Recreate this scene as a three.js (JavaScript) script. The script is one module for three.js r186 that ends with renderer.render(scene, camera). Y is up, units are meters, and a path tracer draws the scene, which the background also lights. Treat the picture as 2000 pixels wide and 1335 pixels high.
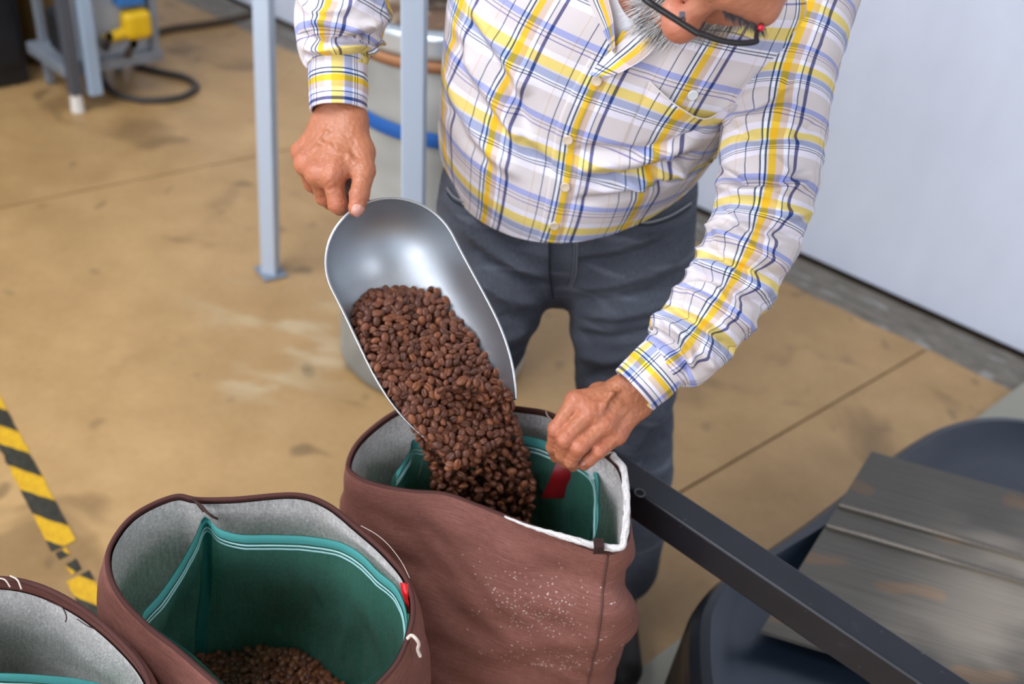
import * as THREE from 'three';
import { RectAreaLightUniformsLib } from 'three/addons/lights/RectAreaLightUniformsLib.js';
import { RoundedBoxGeometry } from 'three/addons/geometries/RoundedBoxGeometry.js';
import { ImprovedNoise } from 'three/addons/math/ImprovedNoise.js';
import { mergeGeometries, mergeVertices } from 'three/addons/utils/BufferGeometryUtils.js';
import { MeshBVH } from 'three-mesh-bvh';

// ---------------------------------------------------------------- camera, light, exposure
const scene = new THREE.Scene();
const EYE = new THREE.Vector3(0, 1.65, 0), FPX = 1850;
const camera = new THREE.PerspectiveCamera(2 * Math.atan(667.5 / FPX) * 180 / Math.PI, 2000 / 1335, 0.05, 60);
const rad = Math.PI / 180;
const FWD = new THREE.Vector3(0, -Math.sin(36 * rad), -Math.cos(36 * rad));
const RIGHT0 = new THREE.Vector3(1, 0, 0), UP0 = RIGHT0.clone().cross(FWD);
const RIGHT = RIGHT0.clone().multiplyScalar(Math.cos(9 * rad)).addScaledVector(UP0, Math.sin(9 * rad));
const UP = RIGHT.clone().cross(FWD);
camera.position.copy(EYE);
camera.quaternion.setFromRotationMatrix(new THREE.Matrix4().makeBasis(RIGHT, UP, FWD.clone().negate()));
camera.focus = 1.13; camera.userData.fStop = 2.8;
camera.updateMatrixWorld(true);
scene.add(camera);
const renderer = new THREE.WebGLRenderer({ antialias: true });
renderer.toneMapping = THREE.LinearToneMapping;
renderer.toneMappingExposure = 0.74;
renderer.shadowMap.enabled = true;
scene.background = new THREE.Color().setRGB(1.5, 1.75, 2.1);
RectAreaLightUniformsLib.init();

// room frame: x' runs along the white wall, z' away from it into the room
const RD = new THREE.Vector3(0.835, 0, 0.550).normalize(), RN = new THREE.Vector3(-RD.z, 0, RD.x);
const RO = new THREE.Vector3(-1.22, 0, -4.5);
const RYAW = Math.atan2(-RD.z, RD.x);
const inRoom = (x, y, z) => RO.clone().addScaledVector(RD, x).addScaledVector(RN, z).setY(y);
const CEIL = 4.2;
const DEPTH = 6.2;   // from the white wall to the unseen wall behind the photographer
const PANELS = [[1.1, 4.2, 3.0, 1.8, 13], [7.4, 2.1, 2.4, 0.9, 13]];   // roof panels, the second added to brighten the wall: x', z', length, width, brightness
const FILL_PANELS = [[-2.6, 2.3, 2.2, 2.3, 0.5], [1.0, 2.3, 2.2, 2.3, 1.2], [3.4, 2.3, 2.2, 2.3, 3.0]];   // added fill panels in the unseen wall: x', y, width, height, brightness

// ---------------------------------------------------------------- helpers
const V = (x, y, z) => new THREE.Vector3(x, y, z);
// a point seen in direction (px, py) of the 2000 x 1335 frame, at depth z in metres; and the same at a height above the floor
const P = (px, py, z) => EYE.clone().addScaledVector(FWD, z).addScaledVector(RIGHT, (px - 1000) / FPX * z).addScaledVector(UP, -(py - 667.5) / FPX * z);
const H = (px, py, h) => { const d = P(px, py, 1).sub(EYE); return EYE.clone().addScaledVector(d, (h - EYE.y) / d.y); };
const toPx = (p) => { const q = p.clone().sub(EYE), z = q.dot(FWD); return [1000 + FPX * q.dot(RIGHT) / z, 667.5 - FPX * q.dot(UP) / z, z]; };
const imgDir = (r, d, t) => V(0, 0, 0).addScaledVector(RIGHT, r).addScaledVector(UP, -d).addScaledVector(FWD, -t).normalize();
function rng(seed) { let a = seed >>> 0; return () => { a = (a + 0x6D2B79F5) | 0; let t = Math.imul(a ^ (a >>> 15), 1 | a); t = (t + Math.imul(t ^ (t >>> 7), 61 | t)) ^ t; return ((t ^ (t >>> 14)) >>> 0) / 4294967296; }; }
const perlin = new ImprovedNoise();
const noise = (x, y = 0.37, z = 0.71) => perlin.noise(x, y, z);
function fbm(x, y, z, o = 4) { let s = 0, a = 0.5; for (let i = 0; i < o; i++) { s += a * perlin.noise(x, y, z); x *= 2.03; y *= 2.03; z *= 2.03; a *= 0.5; } return s; }
const clamp = (x, a = 0, b = 1) => Math.min(b, Math.max(a, x));
const smooth = (a, b, x) => { const t = clamp((x - a) / (b - a)); return t * t * (3 - 2 * t); };
const mix = (a, b, t) => a + (b - a) * t;

const names = {};
function numbered(n) { if (!(n in names)) { names[n] = 0; return n; } names[n]++; return `${n}_${String(names[n]).padStart(3, '0')}`; }
function tag(o, label, category, group, kind) {
  if (label) o.userData.label = label;
  if (category) o.userData.category = category;
  if (group) o.userData.group = group;
  if (kind) o.userData.kind = kind;
  return o;
}
function add(name, geo, mat, parent = scene, opt = {}) {
  const m = new THREE.Mesh(geo, mat);
  m.name = parent === scene ? numbered(name) : name;
  if (parent !== scene) { const k = parent.children.filter((c) => c.name.replace(/_\d{3}$/, '') === name).length; if (k) m.name = `${name}_${String(k).padStart(3, '0')}`; }
  m.castShadow = true; m.receiveShadow = true;
  if (opt.label) m.userData.label = opt.label;
  if (opt.kind) m.userData.kind = opt.kind;
  parent.add(m);
  return m;
}
function thing(name, label, category, pos = V(0, 0, 0), group) {
  const g = new THREE.Group(); g.name = numbered(name); g.position.copy(pos); scene.add(g); tag(g, label, category, group); g.updateMatrixWorld(true);
  return g;
}
// geometry is built in world coordinates; a part of a thing is moved into the thing's own frame
function part(name, geo, mat, parent, opt) {
  const root = parent.userData.base ?? parent.position;
  geo.translate(-root.x, -root.y, -root.z);
  const m = add(name, geo, mat, parent, opt);
  return m;
}
function subpart(name, geo, mat, parent, thingRoot, opt) { geo.translate(-thingRoot.position.x, -thingRoot.position.y, -thingRoot.position.z); return add(name, geo, mat, parent, opt); }

function gridGeo(nu, nv, fn, closed = false) {
  const pos = [], uv = [], idx = [];
  for (let j = 0; j <= nv; j++) for (let i = 0; i <= nu; i++) { const r = fn(i / nu, j / nv, i, j); pos.push(r.p.x, r.p.y, r.p.z); uv.push(r.u ?? i / nu, r.v ?? j / nv); }
  const w = nu + 1;
  for (let j = 0; j < nv; j++) for (let i = 0; i < nu; i++) { const a = j * w + i; idx.push(a, a + 1, a + w + 1, a, a + w + 1, a + w); }
  const g = new THREE.BufferGeometry();
  g.setAttribute('position', new THREE.Float32BufferAttribute(pos, 3)); g.setAttribute('uv', new THREE.Float32BufferAttribute(uv, 2)); g.setIndex(idx);
  g.computeVertexNormals();
  if (closed) {   // closed rings face outwards
    const n = g.attributes.normal, w0 = nu + 1; let s = 0;
    for (let j = 0; j <= nv; j++) { let cx = 0, cy = 0, cz = 0; for (let i = 0; i < nu; i++) { const k = (j * w0 + i) * 3; cx += pos[k] / nu; cy += pos[k + 1] / nu; cz += pos[k + 2] / nu; } for (let i = 0; i < nu; i++) { const k = j * w0 + i; s += (pos[k * 3] - cx) * n.getX(k) + (pos[k * 3 + 1] - cy) * n.getY(k) + (pos[k * 3 + 2] - cz) * n.getZ(k); } }
    if (s < 0) { for (let t = 0; t < idx.length; t += 3) { const q = idx[t + 1]; idx[t + 1] = idx[t + 2]; idx[t + 2] = q; } g.setIndex(idx); g.computeVertexNormals(); }
    seamNormals(g, nu, nv);
  }
  return g;
}
function seamNormals(g, nu, nv) {
  const n = g.attributes.normal, w = nu + 1;
  for (let j = 0; j <= nv; j++) { const a = j * w, b = j * w + nu, v = V(n.getX(a) + n.getX(b), n.getY(a) + n.getY(b), n.getZ(a) + n.getZ(b)).normalize(); n.setXYZ(a, v.x, v.y, v.z); n.setXYZ(b, v.x, v.y, v.z); }
}
function displace(g, nu, nv, closed, fn) {   // moves every vertex of a grid along its normal
  const p = g.attributes.position, n = g.attributes.normal, uv = g.attributes.uv, v = V(0, 0, 0), m = V(0, 0, 0);
  for (let k = 0; k < p.count; k++) { v.fromBufferAttribute(p, k); m.fromBufferAttribute(n, k); const d = fn(v, m, uv.getX(k), uv.getY(k), k); p.setXYZ(k, v.x + m.x * d, v.y + m.y * d, v.z + m.z * d); }
  g.computeVertexNormals(); if (closed) seamNormals(g, nu, nv);
  return g;
}
const curveOf = (pts, closed = false) => new THREE.CatmullRomCurve3(pts, closed, 'centripetal');
function tube(pts, r, seg = 40, rs = 8, closed = false) { return new THREE.TubeGeometry(curveOf(pts, closed), seg, r, rs, closed); }
function barGeo(a, b, w, h, upv = V(0, 1, 0), bevel = 0.003) {   // a straight bar of rectangular section
  const d = b.clone().sub(a), L = d.length(); d.normalize();
  const s = d.clone().cross(upv).normalize(), u = s.clone().cross(d).normalize();
  const g = new RoundedBoxGeometry(w, h, L, 2, bevel);
  g.applyMatrix4(new THREE.Matrix4().makeBasis(s, u, d.clone().negate())); const c = a.clone().add(b).multiplyScalar(0.5); g.translate(c.x, c.y, c.z);
  return g;
}
function boxAt(c, sx, sy, sz, yaw = 0, bevel = 0.004) { const g = new RoundedBoxGeometry(sx, sy, sz, 2, Math.min(bevel, sx / 2.1, sy / 2.1, sz / 2.1)); g.rotateY(yaw); g.translate(c.x, c.y, c.z); return g; }
function cylGeo(a, b, r0, r1, seg = 24) { const d = b.clone().sub(a), L = d.length(); const g = new THREE.CylinderGeometry(r1, r0, L, seg); g.applyQuaternion(new THREE.Quaternion().setFromUnitVectors(V(0, 1, 0), d.normalize())); const c = a.clone().add(b).multiplyScalar(0.5); g.translate(c.x, c.y, c.z); return g; }
const noUV = (g) => { const h = g.index ? g.toNonIndexed() : g; return h; };
function merge(list) { const n = list.map((g) => { const k = g.index ? g.toNonIndexed() : g; for (const a of Object.keys(k.attributes)) if (!['position', 'normal', 'uv'].includes(a)) k.deleteAttribute(a); if (!k.attributes.uv) k.setAttribute('uv', new THREE.Float32BufferAttribute(new Float32Array(k.attributes.position.count * 2), 2)); return k; }); return mergeGeometries(n); }

// distance fields, meshed with surface nets
function capsule(p, a, b, ra, rb) { const bx = b.x - a.x, by = b.y - a.y, bz = b.z - a.z, px = p.x - a.x, py = p.y - a.y, pz = p.z - a.z; const t = clamp((px * bx + py * by + pz * bz) / (bx * bx + by * by + bz * bz + 1e-12)); return Math.hypot(px - t * bx, py - t * by, pz - t * bz) - (ra + (rb - ra) * t); }
const smin = (a, b, k) => { const h = Math.max(k - Math.abs(a - b), 0) / k; return Math.min(a, b) - h * h * k * 0.25; };
const smax = (a, b, k) => -smin(-a, -b, k);
function ellip(x, y, z, rx, ry, rz) { const k0 = Math.hypot(x / rx, y / ry, z / rz), k1 = Math.hypot(x / rx / rx, y / ry / ry, z / rz / rz); return k1 < 1e-9 ? -Math.min(rx, ry, rz) : k0 * (k0 - 1) / k1; }
function sdfMesh(fn, lo, hi, cell) {
  const nx = Math.ceil((hi.x - lo.x) / cell) + 1, ny = Math.ceil((hi.y - lo.y) / cell) + 1, nz = Math.ceil((hi.z - lo.z) / cell) + 1;
  const val = new Float32Array(nx * ny * nz), q = V(0, 0, 0);
  for (let k = 0, n = 0; k < nz; k++) for (let j = 0; j < ny; j++) for (let i = 0; i < nx; i++, n++) val[n] = fn(q.set(lo.x + i * cell, lo.y + j * cell, lo.z + k * cell));
  const at = new Int32Array(nx * ny * nz).fill(-1), pos = [], idx = [], off = [0, 1, nx, nx + 1, nx * ny, nx * ny + 1, nx * ny + nx, nx * ny + nx + 1];
  const edges = [[0, 1], [2, 3], [4, 5], [6, 7], [0, 2], [1, 3], [4, 6], [5, 7], [0, 4], [1, 5], [2, 6], [3, 7]];
  for (let k = 0; k < nz - 1; k++) for (let j = 0; j < ny - 1; j++) for (let i = 0; i < nx - 1; i++) {
    const b = i + nx * (j + ny * k); let m = 0; for (let c = 0; c < 8; c++) if (val[b + off[c]] < 0) m |= 1 << c;
    if (m === 0 || m === 255) continue;
    let x = 0, y = 0, z = 0, n = 0;
    for (const [c, d] of edges) { const vc = val[b + off[c]], vd = val[b + off[d]]; if (vc < 0 === vd < 0) continue; const t = vc / (vc - vd); x += mix(c & 1, d & 1, t); y += mix((c >> 1) & 1, (d >> 1) & 1, t); z += mix(c >> 2, d >> 2, t); n++; }
    at[b] = pos.length / 3; pos.push(lo.x + (i + x / n) * cell, lo.y + (j + y / n) * cell, lo.z + (k + z / n) * cell);
  }
  const quad = (a, b, c, d, f) => { if (a < 0 || b < 0 || c < 0 || d < 0) return; if (!f) idx.push(a, b, c, a, c, d); else idx.push(a, c, b, a, d, c); };
  for (let k = 1; k < nz - 1; k++) for (let j = 1; j < ny - 1; j++) for (let i = 1; i < nx - 1; i++) {
    const b = i + nx * (j + ny * k), s = val[b] < 0;
    if (s !== val[b + 1] < 0) quad(at[b], at[b - nx], at[b - nx - nx * ny], at[b - nx * ny], !s);
    if (s !== val[b + nx] < 0) quad(at[b], at[b - nx * ny], at[b - nx * ny - 1], at[b - 1], !s);
    if (s !== val[b + nx * ny] < 0) quad(at[b], at[b - 1], at[b - 1 - nx], at[b - nx], !s);
  }
  const nor = new Float32Array(pos.length), e = cell * 0.35;
  for (let v = 0; v < pos.length; v += 3) {
    for (let it = 0; it < 2; it++) {
      const x = pos[v], y = pos[v + 1], z = pos[v + 2], d = fn(q.set(x, y, z));
      let gx = fn(q.set(x + e, y, z)) - fn(q.set(x - e, y, z)), gy = fn(q.set(x, y + e, z)) - fn(q.set(x, y - e, z)), gz = fn(q.set(x, y, z + e)) - fn(q.set(x, y, z - e));
      const L = Math.hypot(gx, gy, gz) || 1; gx /= L; gy /= L; gz /= L;
      nor[v] = gx; nor[v + 1] = gy; nor[v + 2] = gz;
      if (it === 0) { const s = clamp(d * 2 * e / L, -cell * 0.7, cell * 0.7); pos[v] -= gx * s; pos[v + 1] -= gy * s; pos[v + 2] -= gz * s; }
    }
  }
  const g = new THREE.BufferGeometry();
  g.setAttribute('position', new THREE.Float32BufferAttribute(pos, 3)); g.setAttribute('normal', new THREE.Float32BufferAttribute(nor, 3)); g.setIndex(idx);
  return g;
}
function sdfHit(fn, px, py, z0, z1) { const q = V(0, 0, 0); let z = z0; for (let i = 0; i < 200 && z < z1; i++) { q.copy(P(px, py, z)); const d = fn(q); if (d < 0.0003) return q.clone(); z += Math.max(d * 0.6, 0.0003); } return P(px, py, Math.min(z, z1)); }
function sdfNormal(fn, p, e = 0.002) { return V(fn(V(p.x + e, p.y, p.z)) - fn(V(p.x - e, p.y, p.z)), fn(V(p.x, p.y + e, p.z)) - fn(V(p.x, p.y - e, p.z)), fn(V(p.x, p.y, p.z + e)) - fn(V(p.x, p.y, p.z - e))).normalize(); }

// textures
function dataTex(w, h, fn, srgb = true, rep = null) {
  const d = new Uint8Array(w * h * 4);
  for (let y = 0; y < h; y++) for (let x = 0; x < w; x++) { const c = fn(x / w, y / h, x, y), k = (y * w + x) * 4; if (typeof c === 'number') { d[k] = d[k + 1] = d[k + 2] = clamp(c, 0, 255); } else { d[k] = clamp(c[0], 0, 255); d[k + 1] = clamp(c[1], 0, 255); d[k + 2] = clamp(c[2], 0, 255); } d[k + 3] = 255; }
  const t = new THREE.DataTexture(d, w, h); t.magFilter = THREE.LinearFilter; t.minFilter = THREE.LinearFilter; t.wrapS = t.wrapT = THREE.RepeatWrapping; if (srgb) t.colorSpace = THREE.SRGBColorSpace; if (rep) t.repeat.set(...rep); t.needsUpdate = true;
  return t;
}
// noise that repeats over the unit square
const tnoise = (u, v, f, s = 0) => { const a = 2 * Math.PI; return perlin.noise(Math.cos(u * a) * f / a + s, Math.sin(u * a) * f / a + 7.1, Math.cos(v * a) * f / a + 3.3 + s) * 0.7 + perlin.noise(Math.sin(v * a) * f / a + s, Math.cos(u * a) * f / a + 1.9, Math.sin(u * a) * f / a) * 0.7; };
const std = (o) => new THREE.MeshStandardMaterial({ side: THREE.DoubleSide, ...o });
const phys = (o) => new THREE.MeshPhysicalMaterial({ side: THREE.DoubleSide, ...o });
const lin = (r, g, b) => new THREE.Color().setRGB(r, g, b);
const hex = (h) => new THREE.Color(h);
// ---------------------------------------------------------------- the room
const scuffs = [[560, 620, 0.34], [610, 690, 0.3], [500, 740, 0.22], [540, 585, 0.2]].map(([x, y, r]) => { const q = H(x, y, 0); return [q.x, q.z, r]; });
const floorTex = dataTex(1536, 1536, (u, v) => {
  const X = u * 6.2 - 3.2, Z = v * 6.2 - 5.2, x = u * 8.2, y = v * 8.2, w = 0.35 * fbm(x * 1.3, y * 1.3, 3.1, 3);
  const a = fbm(x * 0.9 + w, y * 0.9 + w, 1.7, 5), b = fbm(x * 5 + 3 * w, y * 5, 8.2, 4), c = noise(x * 40, y * 40, 2.2), d = fbm(x * 2.1 + 9, y * 2.1 + 4 * w, 5.5, 4);
  let r = 176 + 26 * a + 18 * b + 4 * c, g = 141 + 24 * a + 17 * b + 4 * c, bl = 92 + 20 * a + 15 * b + 3 * c;
  const stain = smooth(0.13, 0.36, d) * 0.20; r *= 1 - stain; g *= 1 - stain * 1.05; bl *= 1 - stain * 1.15;
  const sp = smooth(0.5, 0.7, noise(x * 9 + 5, y * 9, 4.4)) * 0.22; r *= 1 - sp; g *= 1 - sp; bl *= 1 - sp;
  let sc = 0; for (const [a0, b0, r0] of scuffs) { const d2 = Math.hypot((X - a0) / r0, (Z - b0) / (r0 * 0.6)); if (d2 < 1.6) sc = Math.max(sc, Math.exp(-d2 * d2 * 2) * smooth(-0.05, 0.3, fbm(x * 3 + y * 4, y * 7 - x * 2, 6.6, 4))); }
  r = mix(r, 205, sc * 0.55); g = mix(g, 190, sc * 0.55); bl = mix(bl, 160, sc * 0.55);
  return [r, g, bl];
});
const floorRough = dataTex(512, 512, (u, v) => 150 + 60 * fbm(u * 9, v * 9, 2.2, 4) + 14 * noise(u * 90, v * 90, 1), false);
const floorMat = std({ map: floorTex, roughnessMap: floorRough, roughness: 0.78, bumpMap: floorRough, bumpScale: 0.0012 });
const wallTex = dataTex(512, 512, (u, v) => { const n = 5 * tnoise(u, v, 5) + 3 * tnoise(u, v, 22, 4); return [228 + n, 235 + n, 248 + n]; });
const wallMat = std({ map: wallTex, roughness: 0.85 });
const darkSeal = std({ color: hex('#4d3a24'), roughness: 0.95 });
const curbTex = dataTex(1024, 256, (u, v) => { const n = fbm(u * 40, v * 8, 1, 4), w = smooth(0.12, 0.34, fbm(u * 30 + 4, v * 5, 6, 3)); const c = 122 + 40 * n; return [mix(c, 178, w * 0.6), mix(c * 0.95, 180, w * 0.6), mix(c * 0.86, 180, w * 0.6)]; });
const curbMat = std({ map: curbTex, roughness: 0.9 });
{
  // ground slab under everything, then the coated slabs with their saw cuts between
  const base = boxAt(inRoom(2.5, -0.11, DEPTH / 2), 15.4, 0.2, DEPTH + 0.6, RYAW, 0.01);
  const fl = thing('floor', null, null); fl.userData.kind = 'structure';
  part('sub_base', base, darkSeal, fl);
  // saw-cut directions from the photograph: one family runs towards the wall, a second one across
  const j1a = H(1330, 960, 0), j1b = H(1830, 670, 0), u = j1b.clone().sub(j1a).setY(0).normalize(), w = V(-u.z, 0, u.x);
  const o1 = j1a.dot(w), o2 = H(100, 385, 0).dot(w), pitch = Math.abs(o2 - o1);
  const lanes = []; const cut = 0.007;
  const edges = [Math.min(o1, o2) - 2.2 * pitch, Math.min(o1, o2), Math.max(o1, o2), Math.max(o1, o2) + 2.2 * pitch, Math.max(o1, o2) + 4.4 * pitch].sort((a, b) => a - b);
  const x0 = H(90, 1180, 0).dot(u);
  const cols = [x0 - 14, x0 - 3.2, x0 - 0.12, x0 + 14];
  const corners = [inRoom(-5, 0, 0.16), inRoom(10, 0, 0.16), inRoom(10, 0, DEPTH + 0.1), inRoom(-5, 0, DEPTH + 0.1)];
  const clip = (poly, n, d) => { const out = []; for (let i = 0; i < poly.length; i++) { const a = poly[i], b = poly[(i + 1) % poly.length], da = a.dot(n) - d, db = b.dot(n) - d; if (da <= 0) out.push(a); if (da * db < 0) out.push(a.clone().lerp(b, da / (da - db))); } return out; };
  for (let i = 0; i < edges.length - 1; i++) for (let k = 0; k < cols.length - 1; k++) {
    let poly = corners.map((c) => c.clone());
    poly = clip(poly, w, edges[i + 1] - cut / 2); poly = clip(poly, w.clone().negate(), -(edges[i] + cut / 2));
    poly = clip(poly, u, cols[k + 1] - cut / 2); poly = clip(poly, u.clone().negate(), -(cols[k] + cut / 2));
    if (poly.length < 3) continue;
    const sh = new THREE.Shape(poly.map((p) => new THREE.Vector2(p.x, -p.z)));
    const g = new THREE.ExtrudeGeometry(sh, { depth: 0.012, bevelEnabled: false }); g.rotateX(-Math.PI / 2); g.translate(0, -0.012, 0);
    const uv = g.attributes.uv, p = g.attributes.position; for (let n = 0; n < p.count; n++) uv.setXY(n, (p.getX(n) + 3.2) / 6.2, (p.getZ(n) + 5.2) / 6.2);
    part('slab', g, floorMat, fl);
  }
  // bare cement margin along the wall, its painted-over edge wandering
  const m = gridGeo(160, 6, (s, t) => { const x = -5 + s * 15, wob = 0.04 * fbm(x * 2.2, 0, 4, 4) + 0.012 * noise(x * 14, 1, 1); const zz = mix(0.0, 0.21 + wob, t); return { p: inRoom(x, t === 1 ? -0.004 : 0.006 + 0.004 * noise(x * 6, t * 4, 3), zz), u: x / 3, v: t }; });
  const c1 = add('trim_1', m, curbMat); c1.userData.kind = 'structure';
  // walls with thickness
  const wl = (name, x, z, sx, sz, h0, h1, parent) => { const g = boxAt(inRoom(x, (h0 + h1) / 2, z), sx, h1 - h0, sz, RYAW, 0.01); const uv = g.attributes.uv, p = g.attributes.position; for (let n = 0; n < p.count; n++) uv.setXY(n, (p.getX(n) + p.getZ(n)) / 2, p.getY(n) / 2); const o = add(name, g, wallMat, parent ?? scene); o.userData.kind = 'structure'; return o; };
  wl('wall_back', 2.5, -0.11, 15.4, 0.2, 0.02, CEIL);
  wl('wall_left', -5.1, DEPTH / 2, 0.2, DEPTH, 0, CEIL);
  wl('wall_right', 10.1, DEPTH / 2, 0.2, DEPTH, 0, CEIL);
  const front = thing('wall_front', null, null); front.userData.kind = 'structure';
  const seg = (x0, x1, h0, h1) => wl('wall_piece', (x0 + x1) / 2, DEPTH + 0.1, x1 - x0, 0.2, h0, h1, front);
  seg(-5, 5.0, 0, CEIL); seg(8.2, 10, 0, CEIL); seg(5.0, 8.2, 3.3, CEIL);
  const ce = add('ceiling', boxAt(inRoom(2.5, CEIL + 0.1, DEPTH / 2), 15.4, 0.2, DEPTH + 0.6, RYAW, 0.01), std({ color: hex('#c9cbc8'), roughness: 0.9 })); ce.userData.kind = 'structure';
}
// panels under the roof; the one near the end wall is added light
const glowMat = (k) => std({ color: 0xffffff, emissive: hex('#eef3ff'), emissiveIntensity: k, roughness: 0.6 });
for (const [x, z, L, W, k] of PANELS) {
  const c = inRoom(x, CEIL - 0.03, z);
  const t = thing('ceiling_light', x < 3 ? 'long white daylight panel under the roof above the sacks' : 'added light panel under the roof brightening the right of the white wall', 'light', c);
  part('diffuser', boxAt(c.clone().setY(CEIL - 0.03), L, 0.04, W, RYAW, 0.01), glowMat(Math.min(k, 4)), t);
  const fr = [];
  for (const s of [-1, 1]) { fr.push(boxAt(inRoom(x, CEIL - 0.03, z + s * (W / 2 + 0.02)), L + 0.08, 0.06, 0.04, RYAW)); fr.push(boxAt(inRoom(x + s * (L / 2 + 0.02), CEIL - 0.03, z), 0.04, 0.06, W, RYAW)); }
  for (const f of fr) part('frame', f, std({ color: hex('#b8bcc0'), roughness: 0.5, metalness: 0.6 }), t);
  const l = new THREE.RectAreaLight(hex('#eef3ff'), k, L, W); l.name = 'panel_glow'; l.position.set(0, -0.03, 0); l.rotation.order = 'YXZ'; l.rotation.set(-Math.PI / 2, RYAW, 0); t.add(l);
}

// added glowing panels for fill light, high in the wall behind the photographer
FILL_PANELS.forEach(([x, y, W, Hh, k], i) => {
  const c = inRoom(x, y, DEPTH - 0.03), t = thing('added_fill_light', ['added fill light panel farthest along the unseen wall', 'added fill light panel in the middle of the unseen wall', 'added fill light panel closest to the open doorway'][i], 'window', c);
  part('fill_panel', boxAt(inRoom(x, y, DEPTH - 0.02), W, Hh, 0.03, RYAW, 0.005), glowMat(Math.min(k, 4)), t);
  const fm = std({ color: hex('#8a9096'), roughness: 0.5, metalness: 0.4 });
  for (const s of [-1, 1]) { part('frame', boxAt(inRoom(x, y + s * (Hh / 2 + 0.03), DEPTH - 0.03), W + 0.12, 0.06, 0.06, RYAW), fm, t); part('frame', boxAt(inRoom(x + s * (W / 2 + 0.03), y, DEPTH - 0.03), 0.06, Hh, 0.06, RYAW), fm, t); }
  const l = new THREE.RectAreaLight(hex('#eef3ff'), k, W, Hh); l.name = 'fill_glow'; l.position.copy(RN).multiplyScalar(-0.03); l.rotation.set(0, RYAW, 0); t.add(l);
});
// ---------------------------------------------------------------- things on the floor behind the man
const steelPaint = std({ color: hex('#bccad9'), roughness: 0.5, metalness: 0.1 });
const darkSteel = std({ color: hex('#24272c'), roughness: 0.55, metalness: 0.4 });
{
  const b1 = H(529, 533, 0), b2 = H(806, 872, 0), top = 2.15, o = b2.clone().sub(b1), side = V(-o.z, 0, o.x).normalize().multiplyScalar(-1.0);
  const b3 = b1.clone().addScaledVector(side, 1), b4 = b2.clone().addScaledVector(side, 1), st = thing('steel_stand', 'tall grey painted steel stand on square tube legs around the drum', 'stand', b1);
  const t2 = b2.clone().addScaledVector(RIGHT0, -0.135).setY(top), tops = [b1.clone().setY(top), t2, b3.clone().setY(top)];
  [b1, b2, b3].forEach((b, i) => {
    const up = EYE.clone().sub(b).setY(0).applyAxisAngle(V(0, 1, 0), [-0.37, -0.08, 0][i]).normalize();
    const leg = part('leg', barGeo(b.clone().setY(0.006), tops[i], 0.046, 0.046, up, 0.004), steelPaint, st);
    subpart('base_plate', boxAt(b.clone().setY(0.005), 0.085, 0.008, 0.075, Math.atan2(-o.z, o.x), 0.003), std({ color: hex('#7d8894'), roughness: 0.6 }), leg, st);
  });
  for (const [a, b] of [[0, 1], [0, 2], [1, 2]]) part('rail', barGeo(tops[a].clone().setY(top - 0.02), tops[b].clone().setY(top - 0.02), 0.046, 0.046, V(0, 1, 0), 0.004), steelPaint, st);
}
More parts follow.
